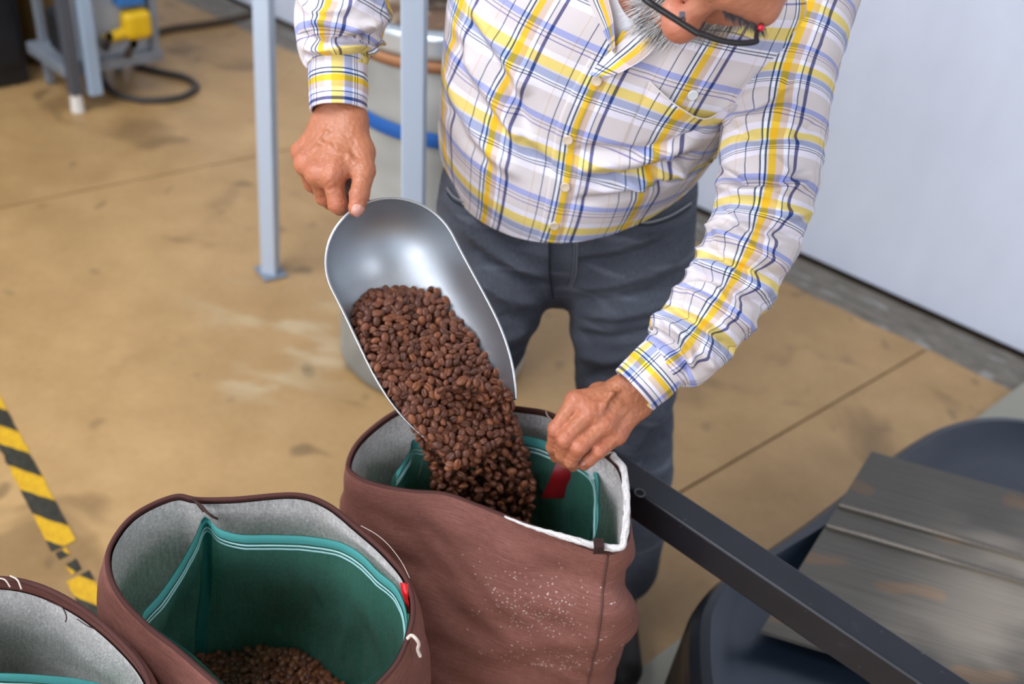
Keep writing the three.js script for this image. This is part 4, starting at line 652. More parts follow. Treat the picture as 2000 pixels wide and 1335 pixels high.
// turned-in hem
sp('hem', gridGeo(NTU, 4, (i, j, a, b) => { const k = a, p = torsoGeo.attributes.position, n = torsoGeo.attributes.normal, q = V(p.getX(k), p.getY(k), p.getZ(k)), m = V(n.getX(k), n.getY(k), n.getZ(k)); const up = cM.getPoint(0.04).sub(cM.getPoint(0)).normalize(); return { p: q.addScaledVector(m, -0.0035 * Math.min(1, b)).addScaledVector(up, 0.006 * Math.max(0, b - 1)), u: torsoGeo.attributes.uv.getX(k), v: j * 0.1 }; }, true), shirtMat, shirt);
// placket: a doubled strip down the front
{
  const line = [[1072, 469], [1078, 440], [1092, 360], [1098, 322], [1104, 272], [1120, 220], [1150, 160], [1176, 118]], W0 = 22, cp = curveOf(line.map(([x, y]) => V(x, y, 0)));
  const g = gridGeo(12, 120, (s, t) => { const c = cp.getPoint(t), tg = cp.getTangent(t), nx = -tg.y, ny = tg.x; const off = (s - 0.5) * 2 * mix(21, 22.5, t), x = c.x - nx * off * -1, y = c.y - ny * off * -1; const e = (s === 0 || s === 1) ? 0.0004 : 0.0022; const h = onTorso(x, y, e) ?? { p: P(x, y, 1.3), u: 0, v: 0 }; return h; });
  const hp = g.attributes.uv; sp('placket', g, shirtMat, shirt);
  const bg = (r, th) => { const pr = [[0, -th], [r * 0.9, -th], [r, -th * 0.4], [r, th * 0.5], [r * 0.86, th], [r * 0.62, th * 0.45], [0, th * 0.4]]; const l = new THREE.LatheGeometry(pr.map((a) => new THREE.Vector2(Math.max(a[0], 0.00001), a[1])), 28); l.rotateX(Math.PI / 2); return l; };
  const button = (px, py, r, m) => { const h = onTorso(px, py, 0.0045); const g2 = bg(r, 0.0014); const q = new THREE.Quaternion().setFromUnitVectors(V(0, 0, 1), h.n); g2.applyQuaternion(q); g2.translate(h.p.x, h.p.y, h.p.z); const b = sp('button', g2, m, shirt); const hs = []; for (const [a, c] of [[1, 1], [1, -1], [-1, 1], [-1, -1]]) { const o = V(a * r * 0.2, c * r * 0.2, 0.0008).applyQuaternion(q).add(h.p); const s = new THREE.SphereGeometry(r * 0.11, 8, 6); s.translate(o.x, o.y, o.z); hs.push(s); } return b; };
  for (const [x, y] of [[1166, 156], [1110, 271], [1104, 363], [1083, 438]]) button(x, y, 0.0072, buttonMat);
  // pocket with a gaping mouth
  const C = [[1268, 158], [1448, 203], [1392, 318], [1222, 278]];
  const top = curveOf([[1268, 158], [1298, 180], [1330, 202], [1362, 214], [1405, 212], [1448, 200]].map(([x, y]) => V(x, y, 0)));
  const pk = gridGeo(40, 40, (s, t) => { const a = top.getPointAt(s), bx = mix(C[3][0], C[2][0], s), by = mix(C[3][1], C[2][1], s), x = mix(a.x, bx, t), y = mix(a.y, by, t); const gap = 0.02 * Math.sin(Math.PI * clamp(s * 1.05)) * Math.pow(1 - t, 2.2); const q = onTorso(x, y, 0.0022 + gap) ?? { p: P(x, y, 1.27).clone(), u: 0, v: 0 }; return q; });
  sp('pocket', pk, shirtMat, shirt, { label: 'chest pocket gaping open' });
  sp('pocket_edge', tube([0, .1, .25, .4, .5, .6, .75, .9, 1].map((s) => { const a = top.getPointAt(s), gap = 0.02 * Math.sin(Math.PI * clamp(s * 1.05)); return onTorso(a.x, a.y, 0.0024 + gap).p; }), 0.0009, 60, 6), std({ color: hex('#d9d2cf'), roughness: 0.9 }), shirt);
  button(1352, 183, 0.0072, pearl);
}
// ---- sleeves: tubes along the arm, bunched cloth
function sleeve(pts, o) {
  const c = curveOf(pts.map(([x, y, z]) => P(x, y, z))), rr = pts.map(([, , z, r]) => r / FPX * z), NU = 144, NV = o.nv ?? 220, L = c.getLength();
  const rc = new THREE.CatmullRomCurve3(rr.map((r, i) => V(i, r, 0)));
  const prm = (t) => c.getUtoTmapping(t);
  const g = gridGeo(NU, NV, (i, j) => {
    const t = j, k = prm(t), p = c.getPoint(k), T = c.getTangent(k), r = rc.getPoint(k).y, toEye = EYE.clone().sub(p), f = toEye.addScaledVector(T, -toEye.dot(T)).normalize(), s = T.clone().cross(f).normalize();
    if (s.dot(o.side) < 0) s.negate();
    const a = (i - 0.5) * 2 * Math.PI; return { p: p.addScaledVector(s, Math.sin(a) * r).addScaledVector(f, Math.cos(a) * r * (o.flat ?? 0.95)), u: i, v: t };
  }, true);
  displace(g, NU, NV, true, (q, n, u, v) => {
    const a = (u - 0.5) * 2 * Math.PI, e = smooth(0, 0.04, v) * smooth(1, 0.97, v), [x, y] = toPx(q);
    const ph = v * L * o.freq + 0.55 * Math.sin(a * 1 + o.seed) + 1.1 * noise(Math.cos(a) * 0.9, Math.sin(a) * 0.9 + o.seed, v * L * 7), am = o.amp(v);
    const ridge = Math.pow(1 - Math.abs(Math.sin(Math.PI * ph)), 1.6) * (0.55 + 0.75 * noise(Math.cos(a) * 1.3 + 5, Math.sin(a) * 1.3, v * L * 9 + o.seed));
    const front = smooth(0, 0.25, -n.dot(q.clone().sub(EYE).normalize()));
    return e * (am * ridge + 0.4 * am * fbm(Math.cos(a) * 2.2, Math.sin(a) * 2.2, v * L * 16 + o.seed, 2)) + (o.folds ? front * foldAt(o.folds, x, y) : 0);
  });
  const uv = g.attributes.uv; for (let k = 0; k < uv.count; k++) { const a = (uv.getX(k) - 0.5) * 2 * Math.PI; uv.setXY(k, (a * o.rRef) / PER + o.u0, (uv.getY(k) * L * o.bunch + (o.skew ?? 0) * Math.sin(a) * 0.03) / PER + o.v0); }
  return sp('sleeve', g, shirtMat, shirt);
}
const leftFolds = prepFolds([
  [[[1405, 330], [1450, 356], [1520, 356], [1590, 335]], 8, -7], [[[1400, 360], [1450, 376], [1510, 374], [1580, 352]], 11, 6], [[[1400, 405], [1450, 440], [1500, 452], [1570, 470]], 9, -8], [[[1405, 420], [1450, 418], [1520, 424], [1590, 410]], 10, 6], [[[1390, 440], [1430, 470], [1480, 500], [1540, 520]], 12, 7], [[[1375, 480], [1420, 510], [1480, 530], [1530, 545]], 8, -7],
  [[[1350, 530], [1400, 545], [1450, 580], [1500, 600]], 9, -7], [[[1345, 515], [1400, 525], [1460, 550], [1510, 575]], 11, 5], [[[1330, 565], [1380, 590], [1430, 620], [1470, 640]], 11, 6], [[[1300, 590], [1350, 620], [1400, 655], [1440, 690]], 9, -8], [[[1290, 620], [1330, 650], [1370, 690], [1390, 720]], 10, 7], [[[1275, 645], [1310, 670], [1335, 710], [1350, 745]], 7, -8], [[[1320, 640], [1345, 680], [1352, 720]], 7, 6],
  [[[1420, 250], [1480, 272], [1560, 262], [1610, 240]], 12, -4], [[[1415, 215], [1470, 205], [1520, 178], [1560, 140]], 10, -5], [[[1425, 235], [1480, 232], [1560, 200]], 13, 4],
]);
const slL = sleeve([[1590, -20, 1.345, 92], [1560, 60, 1.33, 94], [1530, 150, 1.32, 98], [1508, 270, 1.305, 100], [1497, 370, 1.295, 94], [1468, 470, 1.29, 88], [1415, 570, 1.285, 82], [1365, 640, 1.28, 80], [1325, 690, 1.278, 74], [1305, 705, 1.277, 60], [1288, 719, 1.277, 49]], { side: RIGHT, seed: 1.3, freq: 22, amp: (v) => mix(0.003, 0.009, smooth(0.3, 0.6, v)), folds: leftFolds, rRef: 0.066, u0: 0.02, v0: 0.62, bunch: 1.3, skew: 0.2 });
const slR = sleeve([[930, -150, 1.36, 105], [830, -200, 1.35, 100], [730, -185, 1.33, 92], [690, -110, 1.32, 86], [676, -40, 1.312, 84], [670, 20, 1.305, 86], [660, 62, 1.302, 84], [656, 100, 1.30, 70], [661, 124, 1.298, 57], [661, 140, 1.298, 50]], { side: RIGHT, seed: 6.1, freq: 24, amp: (v) => mix(0.003, 0.010, smooth(0.3, 0.6, v)), rRef: 0.066, u0: 0.24, v0: 0.15, bunch: 1.25, folds: prepFolds([[[[580, 60], [620, 76], [680, 80], [740, 62]], 8, -6], [[[600, 40], [650, 50], [700, 58], [750, 40]], 10, 6], [[[590, 92], [640, 100], [690, 96], [730, 84]], 8, 6], [[[600, 110], [640, 116], [690, 110], [725, 100]], 6, -6]]) });
function cuff(a, b, ra, rb, u0, v0) {   // band round the wrist, its check turned across
  const A = P(...a), B = P(...b), T = B.clone().sub(A), L = T.length(); T.normalize(); const toEye = EYE.clone().sub(A), f = toEye.addScaledVector(T, -toEye.dot(T)).normalize(), s = T.clone().cross(f).normalize(); if (s.dot(RIGHT) < 0) s.negate();
  const prof = [[-0.006, 0.0], [0, 0.0], [0.02, 0.0], [0.5, 0.0], [0.98, 0.0], [1, -0.0005], [1.0, -0.003], [0.9, -0.004]];
  const g = gridGeo(96, 70, (i, j) => { const an = (i - 0.5) * 2 * Math.PI, t = j < 0.86 ? j / 0.86 : 1, inn = j < 0.86 ? 0 : (j - 0.86) / 0.14, r = mix(ra, rb, t) + 0.0012 * noise(Math.cos(an) * 2, Math.sin(an) * 2, t * 3 + u0) - 0.003 * Math.min(1, inn * 3) + 0.0012 * (1 - Math.abs(2 * t - 1)) ; const p = A.clone().addScaledVector(T, L * (t - 0.12 * Math.max(0, inn - 0.33))).addScaledVector(s, Math.sin(an) * r).addScaledVector(f, Math.cos(an) * r * 0.92); return { p, u: u0 + t * 0.68, v: (an * 0.037) / PER + v0 }; }, true);
  const m = sp('cuff', g, shirtMat, shirt);
  return { A, B, T, f, s, L };
}
const cufL = cuff([1306, 699, 1.277], [1239, 761, 1.275], 0.0385, 0.0372, 0.68, 0.72), cufR = cuff([661, 116, 1.298], [661, 217, 1.292], 0.0395, 0.0388, 0.68, 0.42);
// ---- collar: two leaves turned over, and the white vest behind
{
  const leaf = (outer, inner, lift, u0) => { const a = curveOf(outer.map(([x, y]) => V(x, y, 0))), b = curveOf(inner.map(([x, y]) => V(x, y, 0))); const g = gridGeo(16, 40, (s, t) => { const p = a.getPoint(t), q = b.getPoint(t), x = mix(p.x, q.x, s), y = mix(p.y, q.y, s), h = onTorso(x, y, 0.002 + lift * Math.sin(Math.PI * Math.min(1, s * 0.5 + 0.02))) ?? { p: P(x, y, 1.24) }; return { p: h.p, u: u0 + t * 0.9 * 0.12 / PER * 0.6 + 0, v: 0.3 + s * 0.35 }; }); const uv = g.attributes.uv; for (let k = 0; k < uv.count; k++) { const x = uv.getX(k), y = uv.getY(k); uv.setXY(k, 0.82 + (y - 0.3), x); } return sp('collar', g, shirtMat, shirt); };
  leaf([[1128, -60], [1150, 4], [1176, 56], [1198, 104]], [[1168, -60], [1188, -4], [1198, 40], [1203, 96]], 0.008, 0.62);
  leaf([[1152, 144], [1180, 112], [1225, 70], [1275, 25], [1310, -20]], [[1184, 146], [1222, 132], [1258, 108], [1292, 72], [1335, 20]], 0.01, 0.55);
  const vest = gridGeo(30, 30, (s, t) => { const x = mix(mix(1140, 1290, s), 1202, t), y = mix(-60, 112, t), h = onTorso(x, y, -0.014) ?? { p: P(x, y, 1.27) }; return { p: h.p, u: s, v: t }; });
  part('undershirt', vest, std({ color: hex('#eef0f4'), roughness: 0.9 }), person, { label: 'white vest in the open collar' });
}
// ---------------------------------------------------------------- trousers and boots
const denimTex = dataTex(1024, 1024, (u, v) => { const n = perlin.noise(u * 400, v * 60, 1) * 9 + perlin.noise(u * 60, v * 420, 3) * 6 + 8 * tnoise(u, v, 10), k = smooth(-0.2, 0.4, tnoise(u, v, 3, 4)) * 18 + smooth(0.1, 0.6, perlin.noise(u * 5, v * 26, 7)) * 22; return [68 + 1.3 * n + k, 73 + 1.3 * n + k, 82 + 1.3 * n + k * 1.05]; });
const denim = std({ map: denimTex, roughness: 0.92, bumpMap: twill, bumpScale: 0.0003 });
const legL = [[1228, 470, 1.60, 128], [1226, 600, 1.625, 114], [1222, 745, 1.72, 96], [1222, 930, 1.86, 90], [1205, 1090, 1.99, 84]].map(([x, y, z, r]) => [P(x, y, z), r / FPX * z]);
const legR = [[980, 470, 1.60, 122], [943, 600, 1.635, 112], [885, 745, 1.74, 98], [842, 900, 1.88, 92], [812, 1040, 2.0, 84]].map(([x, y, z, r]) => [P(x, y, z), r / FPX * z]);
const hipC = P(1108, 392, 1.595), hipX = RIGHT.clone().multiplyScalar(0.97).addScaledVector(UP, 0.12).normalize(), hipY = V(0, 1, 0).addScaledVector(hipX, -hipX.y).normalize(), hipZ = hipX.clone().cross(hipY);
const legFolds = (p) => 0.005 * fbm(p.x * 9, p.y * 22, p.z * 9, 3);
function trouserField(p) {
  const d = p.clone().sub(hipC), x = d.dot(hipX), y = d.dot(hipY), z = d.dot(hipZ);
  let a = ellip(x, y, z, 0.219, 0.20, 0.138);
  for (const leg of [legL, legR]) { let l = 1e9; for (let i = 0; i < leg.length - 1; i++) l = Math.min(l, capsule(p, leg[i][0], leg[i + 1][0], leg[i][1], leg[i + 1][1])); a = smin(a, l, 0.022); }
  a = Math.max(a, 0.075 - p.y);
  const wr = 0.0042 * Math.sin(p.y * 46 + p.x * 30 + 5 * noise(p.x * 6, p.y * 6, p.z * 6)) * smooth(0.95, 0.8, p.y) * (0.4 + noise(p.x * 8, p.y * 5, 4));
  return a + wr + legFolds(p);
}
{
  const g = sdfMesh(trouserField, V(-0.5, 0.03, -1.85), V(0.55, 1.16, -1.1), 0.008), p = g.attributes.position, uv = new Float32Array(p.count * 2);
  for (let k = 0; k < p.count; k++) { uv[k * 2] = (p.getX(k) + 0.6 * p.getZ(k)) / 0.5; uv[k * 2 + 1] = p.getY(k) / 0.5; }
  g.setAttribute('uv', new THREE.BufferAttribute(uv, 2));
  const jf = prepFolds([
    [[[1125, 560], [1190, 556], [1270, 536], [1345, 490]], 9, 5], [[[1120, 585], [1200, 588], [1280, 566], [1340, 525]], 9, -5], [[[1130, 610], [1210, 618], [1290, 598], [1335, 565]], 10, 5], [[[1110, 520], [1180, 512], [1260, 490], [1340, 450]], 11, -5], [[[1130, 492], [1200, 486], [1290, 460]], 9, 4],
    [[[1120, 650], [1190, 662], [1270, 648], [1325, 610]], 10, -4], [[[1126, 690], [1190, 706], [1260, 696]], 11, 4], [[[1140, 740], [1190, 726], [1250, 700]], 10, -4],
    [[[1068, 560], [1020, 548], [960, 520], [910, 470]], 10, -5], [[[1070, 540], [1010, 520], [950, 484], [890, 430]], 10, 5], [[[1060, 590], [1010, 590], [970, 575], [930, 545]], 9, 5], [[[1045, 610], [1005, 620], [975, 612]], 8, -4], [[[1035, 640], [1000, 660], [970, 670]], 9, 4], [[[1300, 800], [1270, 830], [1240, 880]], 10, 4], [[[1305, 850], [1275, 880], [1250, 920]], 9, -4], [[[1310, 900], [1290, 925], [1265, 950]], 8, 4],
    [[[860, 380], [900, 420], [940, 440]], 9, 4], [[[1340, 420], [1300, 446], [1250, 456]], 9, -3],
  ]);
  { const nn = g.attributes.normal, v = V(0, 0, 0), m = V(0, 0, 0); for (let k = 0; k < p.count; k++) { v.fromBufferAttribute(p, k); m.fromBufferAttribute(nn, k); const [x, y] = toPx(v), d = smooth(0, 0.25, -m.dot(v.clone().sub(EYE).normalize())) * foldAt(jf, x, y); p.setXYZ(k, v.x + m.x * d, v.y + m.y * d, v.z + m.z * d); } g.computeVertexNormals(); }
  const tr = part('trousers', g, denim, person, { label: 'worn dark grey jeans' });
  const seam = (pts, r, m, name, off = 0.003) => sp(name, tube(pts.map(([x, y]) => { const q = sdfHit(trouserField, x, y, 1.35, 1.9); return q.addScaledVector(sdfNormal(trouserField, q), off); }), r, 50, 6), m, tr);
  const sm = std({ color: hex('#2b3038'), roughness: 0.95 }), st = std({ color: hex('#8d9097'), roughness: 0.95 });
  const flap = gridGeo(10, 40, (s, t) => { const yy = mix(462, 562, t), w = mix(27, 20, smooth(0.6, 1, t)), q = sdfHit(trouserField, 1074 + s * 46 - Math.pow(Math.max(0, t - 0.72) / 0.28, 2) * 20 * s, yy, 1.35, 1.9); const e = s === 0 || s === 1 ? 0.0003 : 0.0016; return { p: q.addScaledVector(sdfNormal(trouserField, q), e + 0.0005), u: s * 0.08, v: t * 0.25 }; });
  sp('fly', flap, denim, tr);
  seam([[1073, 466], [1073, 500], [1074, 540], [1080, 578]], 0.0016, sm, 'seam'); seam([[1122, 470], [1121, 500], [1119, 530], [1112, 556]], 0.0007, st, 'stitch'); seam([[1127, 470], [1126, 500], [1124, 532], [1116, 560]], 0.0009, st, 'stitch');
  seam([[1228, 428], [1260, 434], [1300, 424], [1326, 410], [1346, 396]], 0.002, st, 'pocket_edge'); seam([[1230, 434], [1262, 441], [1302, 431], [1328, 417], [1346, 404]], 0.0011, sm, 'pocket_edge');
  seam([[876, 366], [886, 380], [905, 392], [930, 394]], 0.002, st, 'pocket_edge'); seam([[876, 376], [886, 390], [904, 400], [930, 402]], 0.0011, sm, 'pocket_edge');
  // boots
  const leather = std({ color: hex('#231d1a'), roughness: 0.6 }), rubber = std({ color: hex('#15130f'), roughness: 0.8 });
  for (const [leg, dx] of [[legL, 0.03], [legR, -0.06]]) {
    const an = leg[4][0].clone(); an.y = 0.09; const toe = an.clone().add(V(dx, 0, 0.19)); toe.y = 0.04; const heel = an.clone().add(V(0, 0, -0.05)); heel.y = 0.045;
    const f = (p) => Math.max(smin(smin(capsule(p, an.clone().setY(0.17), an.clone().setY(0.06), 0.052, 0.05), capsule(p, an.clone().setY(0.055), toe, 0.05, 0.042), 0.04), capsule(p, heel, an.clone().setY(0.05), 0.044, 0.045), 0.03), 0.018 - p.y);
    const lo = V(Math.min(an.x, toe.x) - 0.09, 0.0, an.z - 0.13), hi = V(Math.max(an.x, toe.x) + 0.09, 0.24, toe.z + 0.08);
    const boot = part('boot', sdfMesh(f, lo, hi, 0.008), leather, person);
    const so = (p) => Math.max(smin(capsule(p, heel.clone().setY(0.012), an.clone().setY(0.012), 0.05, 0.05), capsule(p, an.clone().setY(0.012), toe.clone().setY(0.012), 0.05, 0.048), 0.03), p.y - 0.022, 0.001 - p.y);
    sp('sole', sdfMesh(so, lo, hi.clone().setY(0.05), 0.006), rubber, boot);
  }
}
// ---------------------------------------------------------------- body: one skin surface with head and hands
const skinTint = (p, base, red) => { const n = fbm(p.x * 60, p.y * 60, p.z * 60, 3), m = noise(p.x * 260, p.y * 260, p.z * 260); return [base[0] * (1 + 0.12 * n + 0.03 * m + 0.10 * red), base[1] * (1 + 0.18 * n + 0.04 * m - 0.02 * red), base[2] * (1 + 0.18 * n + 0.04 * m + 0.06 * red)]; };
const SKIN = [0.43, 0.155, 0.072], FACE = [0.50, 0.20, 0.112];
function tint(g, base, redAt) { const p = g.attributes.position, c = new Float32Array(p.count * 3); for (let k = 0; k < p.count; k++) { const q = V(p.getX(k), p.getY(k), p.getZ(k)); c.set(skinTint(q, base, redAt(q)), k * 3); } g.setAttribute('color', new THREE.BufferAttribute(c, 3)); return g; }
const bounds = (pts, m) => { const b = new THREE.Box3().setFromPoints(pts); return [b.min.subScalar(m), b.max.addScalar(m)]; };
function handField(o) {
  const J = {}; for (const [k, v] of Object.entries(o.j)) J[k] = P(...v);
  const F = ['i', 'm', 'r', 'p'], R = o.radii;
  const tend = F.map((f, k) => { const a = J.w0.clone().lerp(J.w1, 0.25 + 0.17 * k), b = J[f + 0], up = EYE.clone().sub(b).normalize(); return [a.addScaledVector(up, o.palm * 0.55), b.clone().addScaledVector(up, R[k][0] * 0.82)]; });
  const veins = (o.veins ?? []).map((v) => v.map((a) => P(...a)));
  const fn = (p) => {
    let palm = smin(capsule(p, J.w0, J.w1, o.palm, o.palm), capsule(p, J.f0, J.f1, o.fore, o.fore), 0.02);
    for (let k = 0; k < 4; k++) { const a = J.w0.clone().lerp(J.w1, 0.08 + 0.28 * k); palm = smin(palm, capsule(p, a, J[F[k] + 0], o.palm * 0.92, R[k][0] * 1.06), 0.016); }
    for (let k = 0; k < 3; k++) palm = smin(palm, capsule(p, J[F[k] + 0], J[F[k + 1] + 0], R[k][0] * 0.92, R[k + 1][0] * 0.92), 0.010);
    palm = smin(palm, capsule(p, J.w0.clone().lerp(J.w1, 0.1), J.t0, o.palm * 0.9, R[4][0] * 1.25), 0.02);
    for (const [a, b] of tend) palm = smin(palm, capsule(p, a, b, 0.0026, 0.0036), 0.009);
    for (const v of veins) for (let i = 0; i < v.length - 1; i++) palm = smin(palm, capsule(p, v[i], v[i + 1], 0.0028, 0.0028), 0.005);
    if (o.web) palm = smin(palm, capsule(p, J.i0.clone().lerp(J.w0, 0.12), J.t1.clone().lerp(J.t0, 0.15), 0.0105, 0.011), 0.014);
    // fingers kept apart from each other, joined only to the palm
    let all = palm;
    for (let k = 0; k < 5; k++) { const f = k < 4 ? F[k] : 't', r = R[k]; let d = capsule(p, J[f + 0], J[f + 1], r[0], r[1]); d = smin(d, capsule(p, J[f + 1], J[f + 2], r[1], r[2]), 0.004); d = smin(d, capsule(p, J[f + 2], J[f + 3], r[2], r[3]), 0.004);
      const kn = Math.hypot(p.x - J[f + 1].x, p.y - J[f + 1].y, p.z - J[f + 1].z); d -= 0.0007 * Math.exp(-((kn / 0.009) ** 2)) * (1 + 0.7 * Math.sin(kn * 2600)); all = smin(all, d, k === 4 ? 0.008 : 0.0045); }
    return all + 0.0006 * perlin.noise(p.x * 170, p.y * 170, p.z * 170) + 0.00035 * perlin.noise(p.x * 420, p.y * 420, p.z * 420);
  };
  const pts = Object.values(J), [lo, hi] = bounds(pts, 0.034);
  const red = (p) => { let k = 0; for (let f = 0; f < 4; f++) for (const n of [0, 1]) { const q = J[F[f] + n]; k = Math.max(k, Math.exp(-(((p.distanceTo(q) - 0.008) / 0.013) ** 2)) * 0.9); } for (const f of [...F, 't']) k = Math.max(k, Math.exp(-((p.distanceTo(J[f + 3]) / 0.018) ** 2))); return k; };
  return { fn, lo, hi, J, red };
}
const HL = handField({ palm: 0.0145, fore: 0.026, radii: [[.0125, .0108, .0092, .0080], [.0125, .0112, .0096, .0084], [.0120, .0106, .0092, .0080], [.0112, .0096, .0085, .0075], [.014, .0125, .011, .009]],
  j: { f0: [1300, 702, 1.292], f1: [1262, 740, 1.30], w0: [1218, 756, 1.305], w1: [1252, 792, 1.312], i0: [1124, 782, 1.288], m0: [1152, 806, 1.278], r0: [1180, 830, 1.282], p0: [1206, 850, 1.294], i1: [1086, 838, 1.276], m1: [1103, 858, 1.264], r1: [1130, 874, 1.264], p1: [1169, 881, 1.274], i2: [1080, 873, 1.298], m2: [1098, 888, 1.284], r2: [1115, 900, 1.282], p2: [1150, 898, 1.281], i3: [1086, 892, 1.318], m3: [1103, 902, 1.302], r3: [1119, 909, 1.300], p3: [1141, 908, 1.292], t0: [1170, 770, 1.34], t1: [1135, 806, 1.352], t2: [1108, 850, 1.356], t3: [1098, 880, 1.352] },
  veins: [[[1225, 752, 1.291], [1195, 768, 1.278], [1180, 790, 1.272], [1160, 788, 1.272]], [[1235, 775, 1.296], [1208, 790, 1.284], [1196, 812, 1.277]], [[1180, 790, 1.272], [1172, 808, 1.270]]] });
const HR = handField({ web: true, palm: 0.0165, fore: 0.028, radii: [[.0138, .0128, .0112, .0098], [.0136, .0124, .0110, .0096], [.0130, .0116, .0104, .0090], [.0120, .0104, .0094, .0084], [.0150, .0140, .0128, .0108]],
  j: { f0: [661, 150, 1.30], f1: [661, 205, 1.30], w0: [690, 232, 1.292], w1: [634, 240, 1.302], i0: [649, 346, 1.252], m0: [620, 340, 1.262], r0: [597, 320, 1.284], p0: [588, 296, 1.308], i1: [660, 398, 1.262], m1: [634, 384, 1.29], r1: [610, 358, 1.318], p1: [596, 330, 1.340], i2: [664, 404, 1.292], m2: [646, 394, 1.318], r2: [626, 372, 1.342], p2: [608, 346, 1.358], i3: [672, 392, 1.312], m3: [658, 384, 1.332], r3: [640, 364, 1.352], p3: [622, 342, 1.364], t0: [706, 296, 1.278], t1: [712, 334, 1.262], t2: [702, 380, 1.246], t3: [696, 407, 1.244] },
  veins: [[[648, 236, 1.281], [640, 262, 1.270], [625, 278, 1.266], [645, 288, 1.258], [662, 302, 1.254], [680, 304, 1.254], [690, 322, 1.256]], [[625, 278, 1.266], [612, 296, 1.270]], [[690, 245, 1.276], [700, 280, 1.266]]] });
// head frame: u towards the crown, f the way he faces, e his left
const HE = imgDir(0.80, 0.50, -0.33), HF0 = imgDir(-0.45, 0.85, 0.20), HF = HF0.clone().addScaledVector(HE, -HF0.dot(HE)).normalize(), HU = HF.clone().cross(HE).normalize();
const noseTip = P(1325, 52, 1.0), HC = noseTip.clone().addScaledVector(HU, 0.033).addScaledVector(HF, -0.116);
const hp = (e, u, f) => HC.clone().addScaledVector(HE, e).addScaledVector(HU, u).addScaledVector(HF, f);
const inHead = (p) => { const d = p.clone().sub(HC); return [d.dot(HE), d.dot(HU), d.dot(HF)]; };
const cap3 = (x, y, z, a, b, ra, rb) => { const bx = b[0] - a[0], by = b[1] - a[1], bz = b[2] - a[2], px = x - a[0], py = y - a[1], pz = z - a[2], t = clamp((px * bx + py * by + pz * bz) / (bx * bx + by * by + bz * bz + 1e-12)); return Math.hypot(px - t * bx, py - t * by, pz - t * bz) - (ra + (rb - ra) * t); };
function headField(p) {
  const [x, y, z] = inHead(p), ax = Math.abs(x);
  let d = ellip(x, y - 0.040, z + 0.008, 0.080, 0.096, 0.106);
  d = smin(d, ellip(x, y + 0.045, z - 0.028, 0.058, 0.068, 0.062), 0.035);             // jaw and mouth
  d = smin(d, cap3(ax, y, z, [0.010, 0.032, 0.093], [0.050, 0.030, 0.082], 0.0150, 0.0165), 0.024);   // brow
  d = smin(d, ellip(ax - 0.042, y + 0.022, z - 0.052, 0.027, 0.026, 0.024), 0.022);     // cheek
  d = smax(d, -ellip(ax - 0.033, y - 0.006, z - 0.099, 0.019, 0.013, 0.014), 0.012);    // eye socket
  d = smin(d, ellip(ax - 0.033, y - 0.005, z - 0.070, 0.0145, 0.0115, 0.012), 0.006);   // lid
  d = smin(d, cap3(x, y, z, [0, 0.024, 0.092], [0, -0.026, 0.113], 0.0085, 0.0150), 0.012);   // nose
  d = smin(d, ellip(x, y + 0.033, z - 0.116, 0.0190, 0.0165, 0.0165), 0.010);
  d = smin(d, ellip(ax - 0.0155, y + 0.036, z - 0.104, 0.0105, 0.011, 0.0125), 0.007);
  d = smax(d, -ellip(ax - 0.008, y + 0.048, z - 0.108, 0.0045, 0.006, 0.006), 0.003);   // nostril
  d = smin(d, cap3(ax, y, z, [0, -0.070, 0.094], [0.022, -0.074, 0.080], 0.0055, 0.004), 0.006);   // lips
  d = smin(d, cap3(ax, y, z, [0, -0.082, 0.092], [0.018, -0.080, 0.081], 0.006, 0.0045), 0.006);
  d = smin(d, ellip(x, y + 0.105, z - 0.068, 0.026, 0.020, 0.022), 0.02);               // chin
  d = smin(d, Math.max(ellip(ax - 0.082, y - 0.0, z + 0.008, 0.010, 0.032, 0.019), -ellip(ax - 0.090, y - 0.002, z + 0.002, 0.006, 0.02, 0.011)), 0.008);   // ear
  d += 0.0005 * noise(x * 220, y * 220, z * 220) - 0.0008 * Math.pow(Math.max(0, Math.sin(y * 420 + 2 * noise(x * 20, y * 8, 1))), 6) * smooth(0.05, 0.06, y) * smooth(0.04, 0.08, z);
  return d;
}
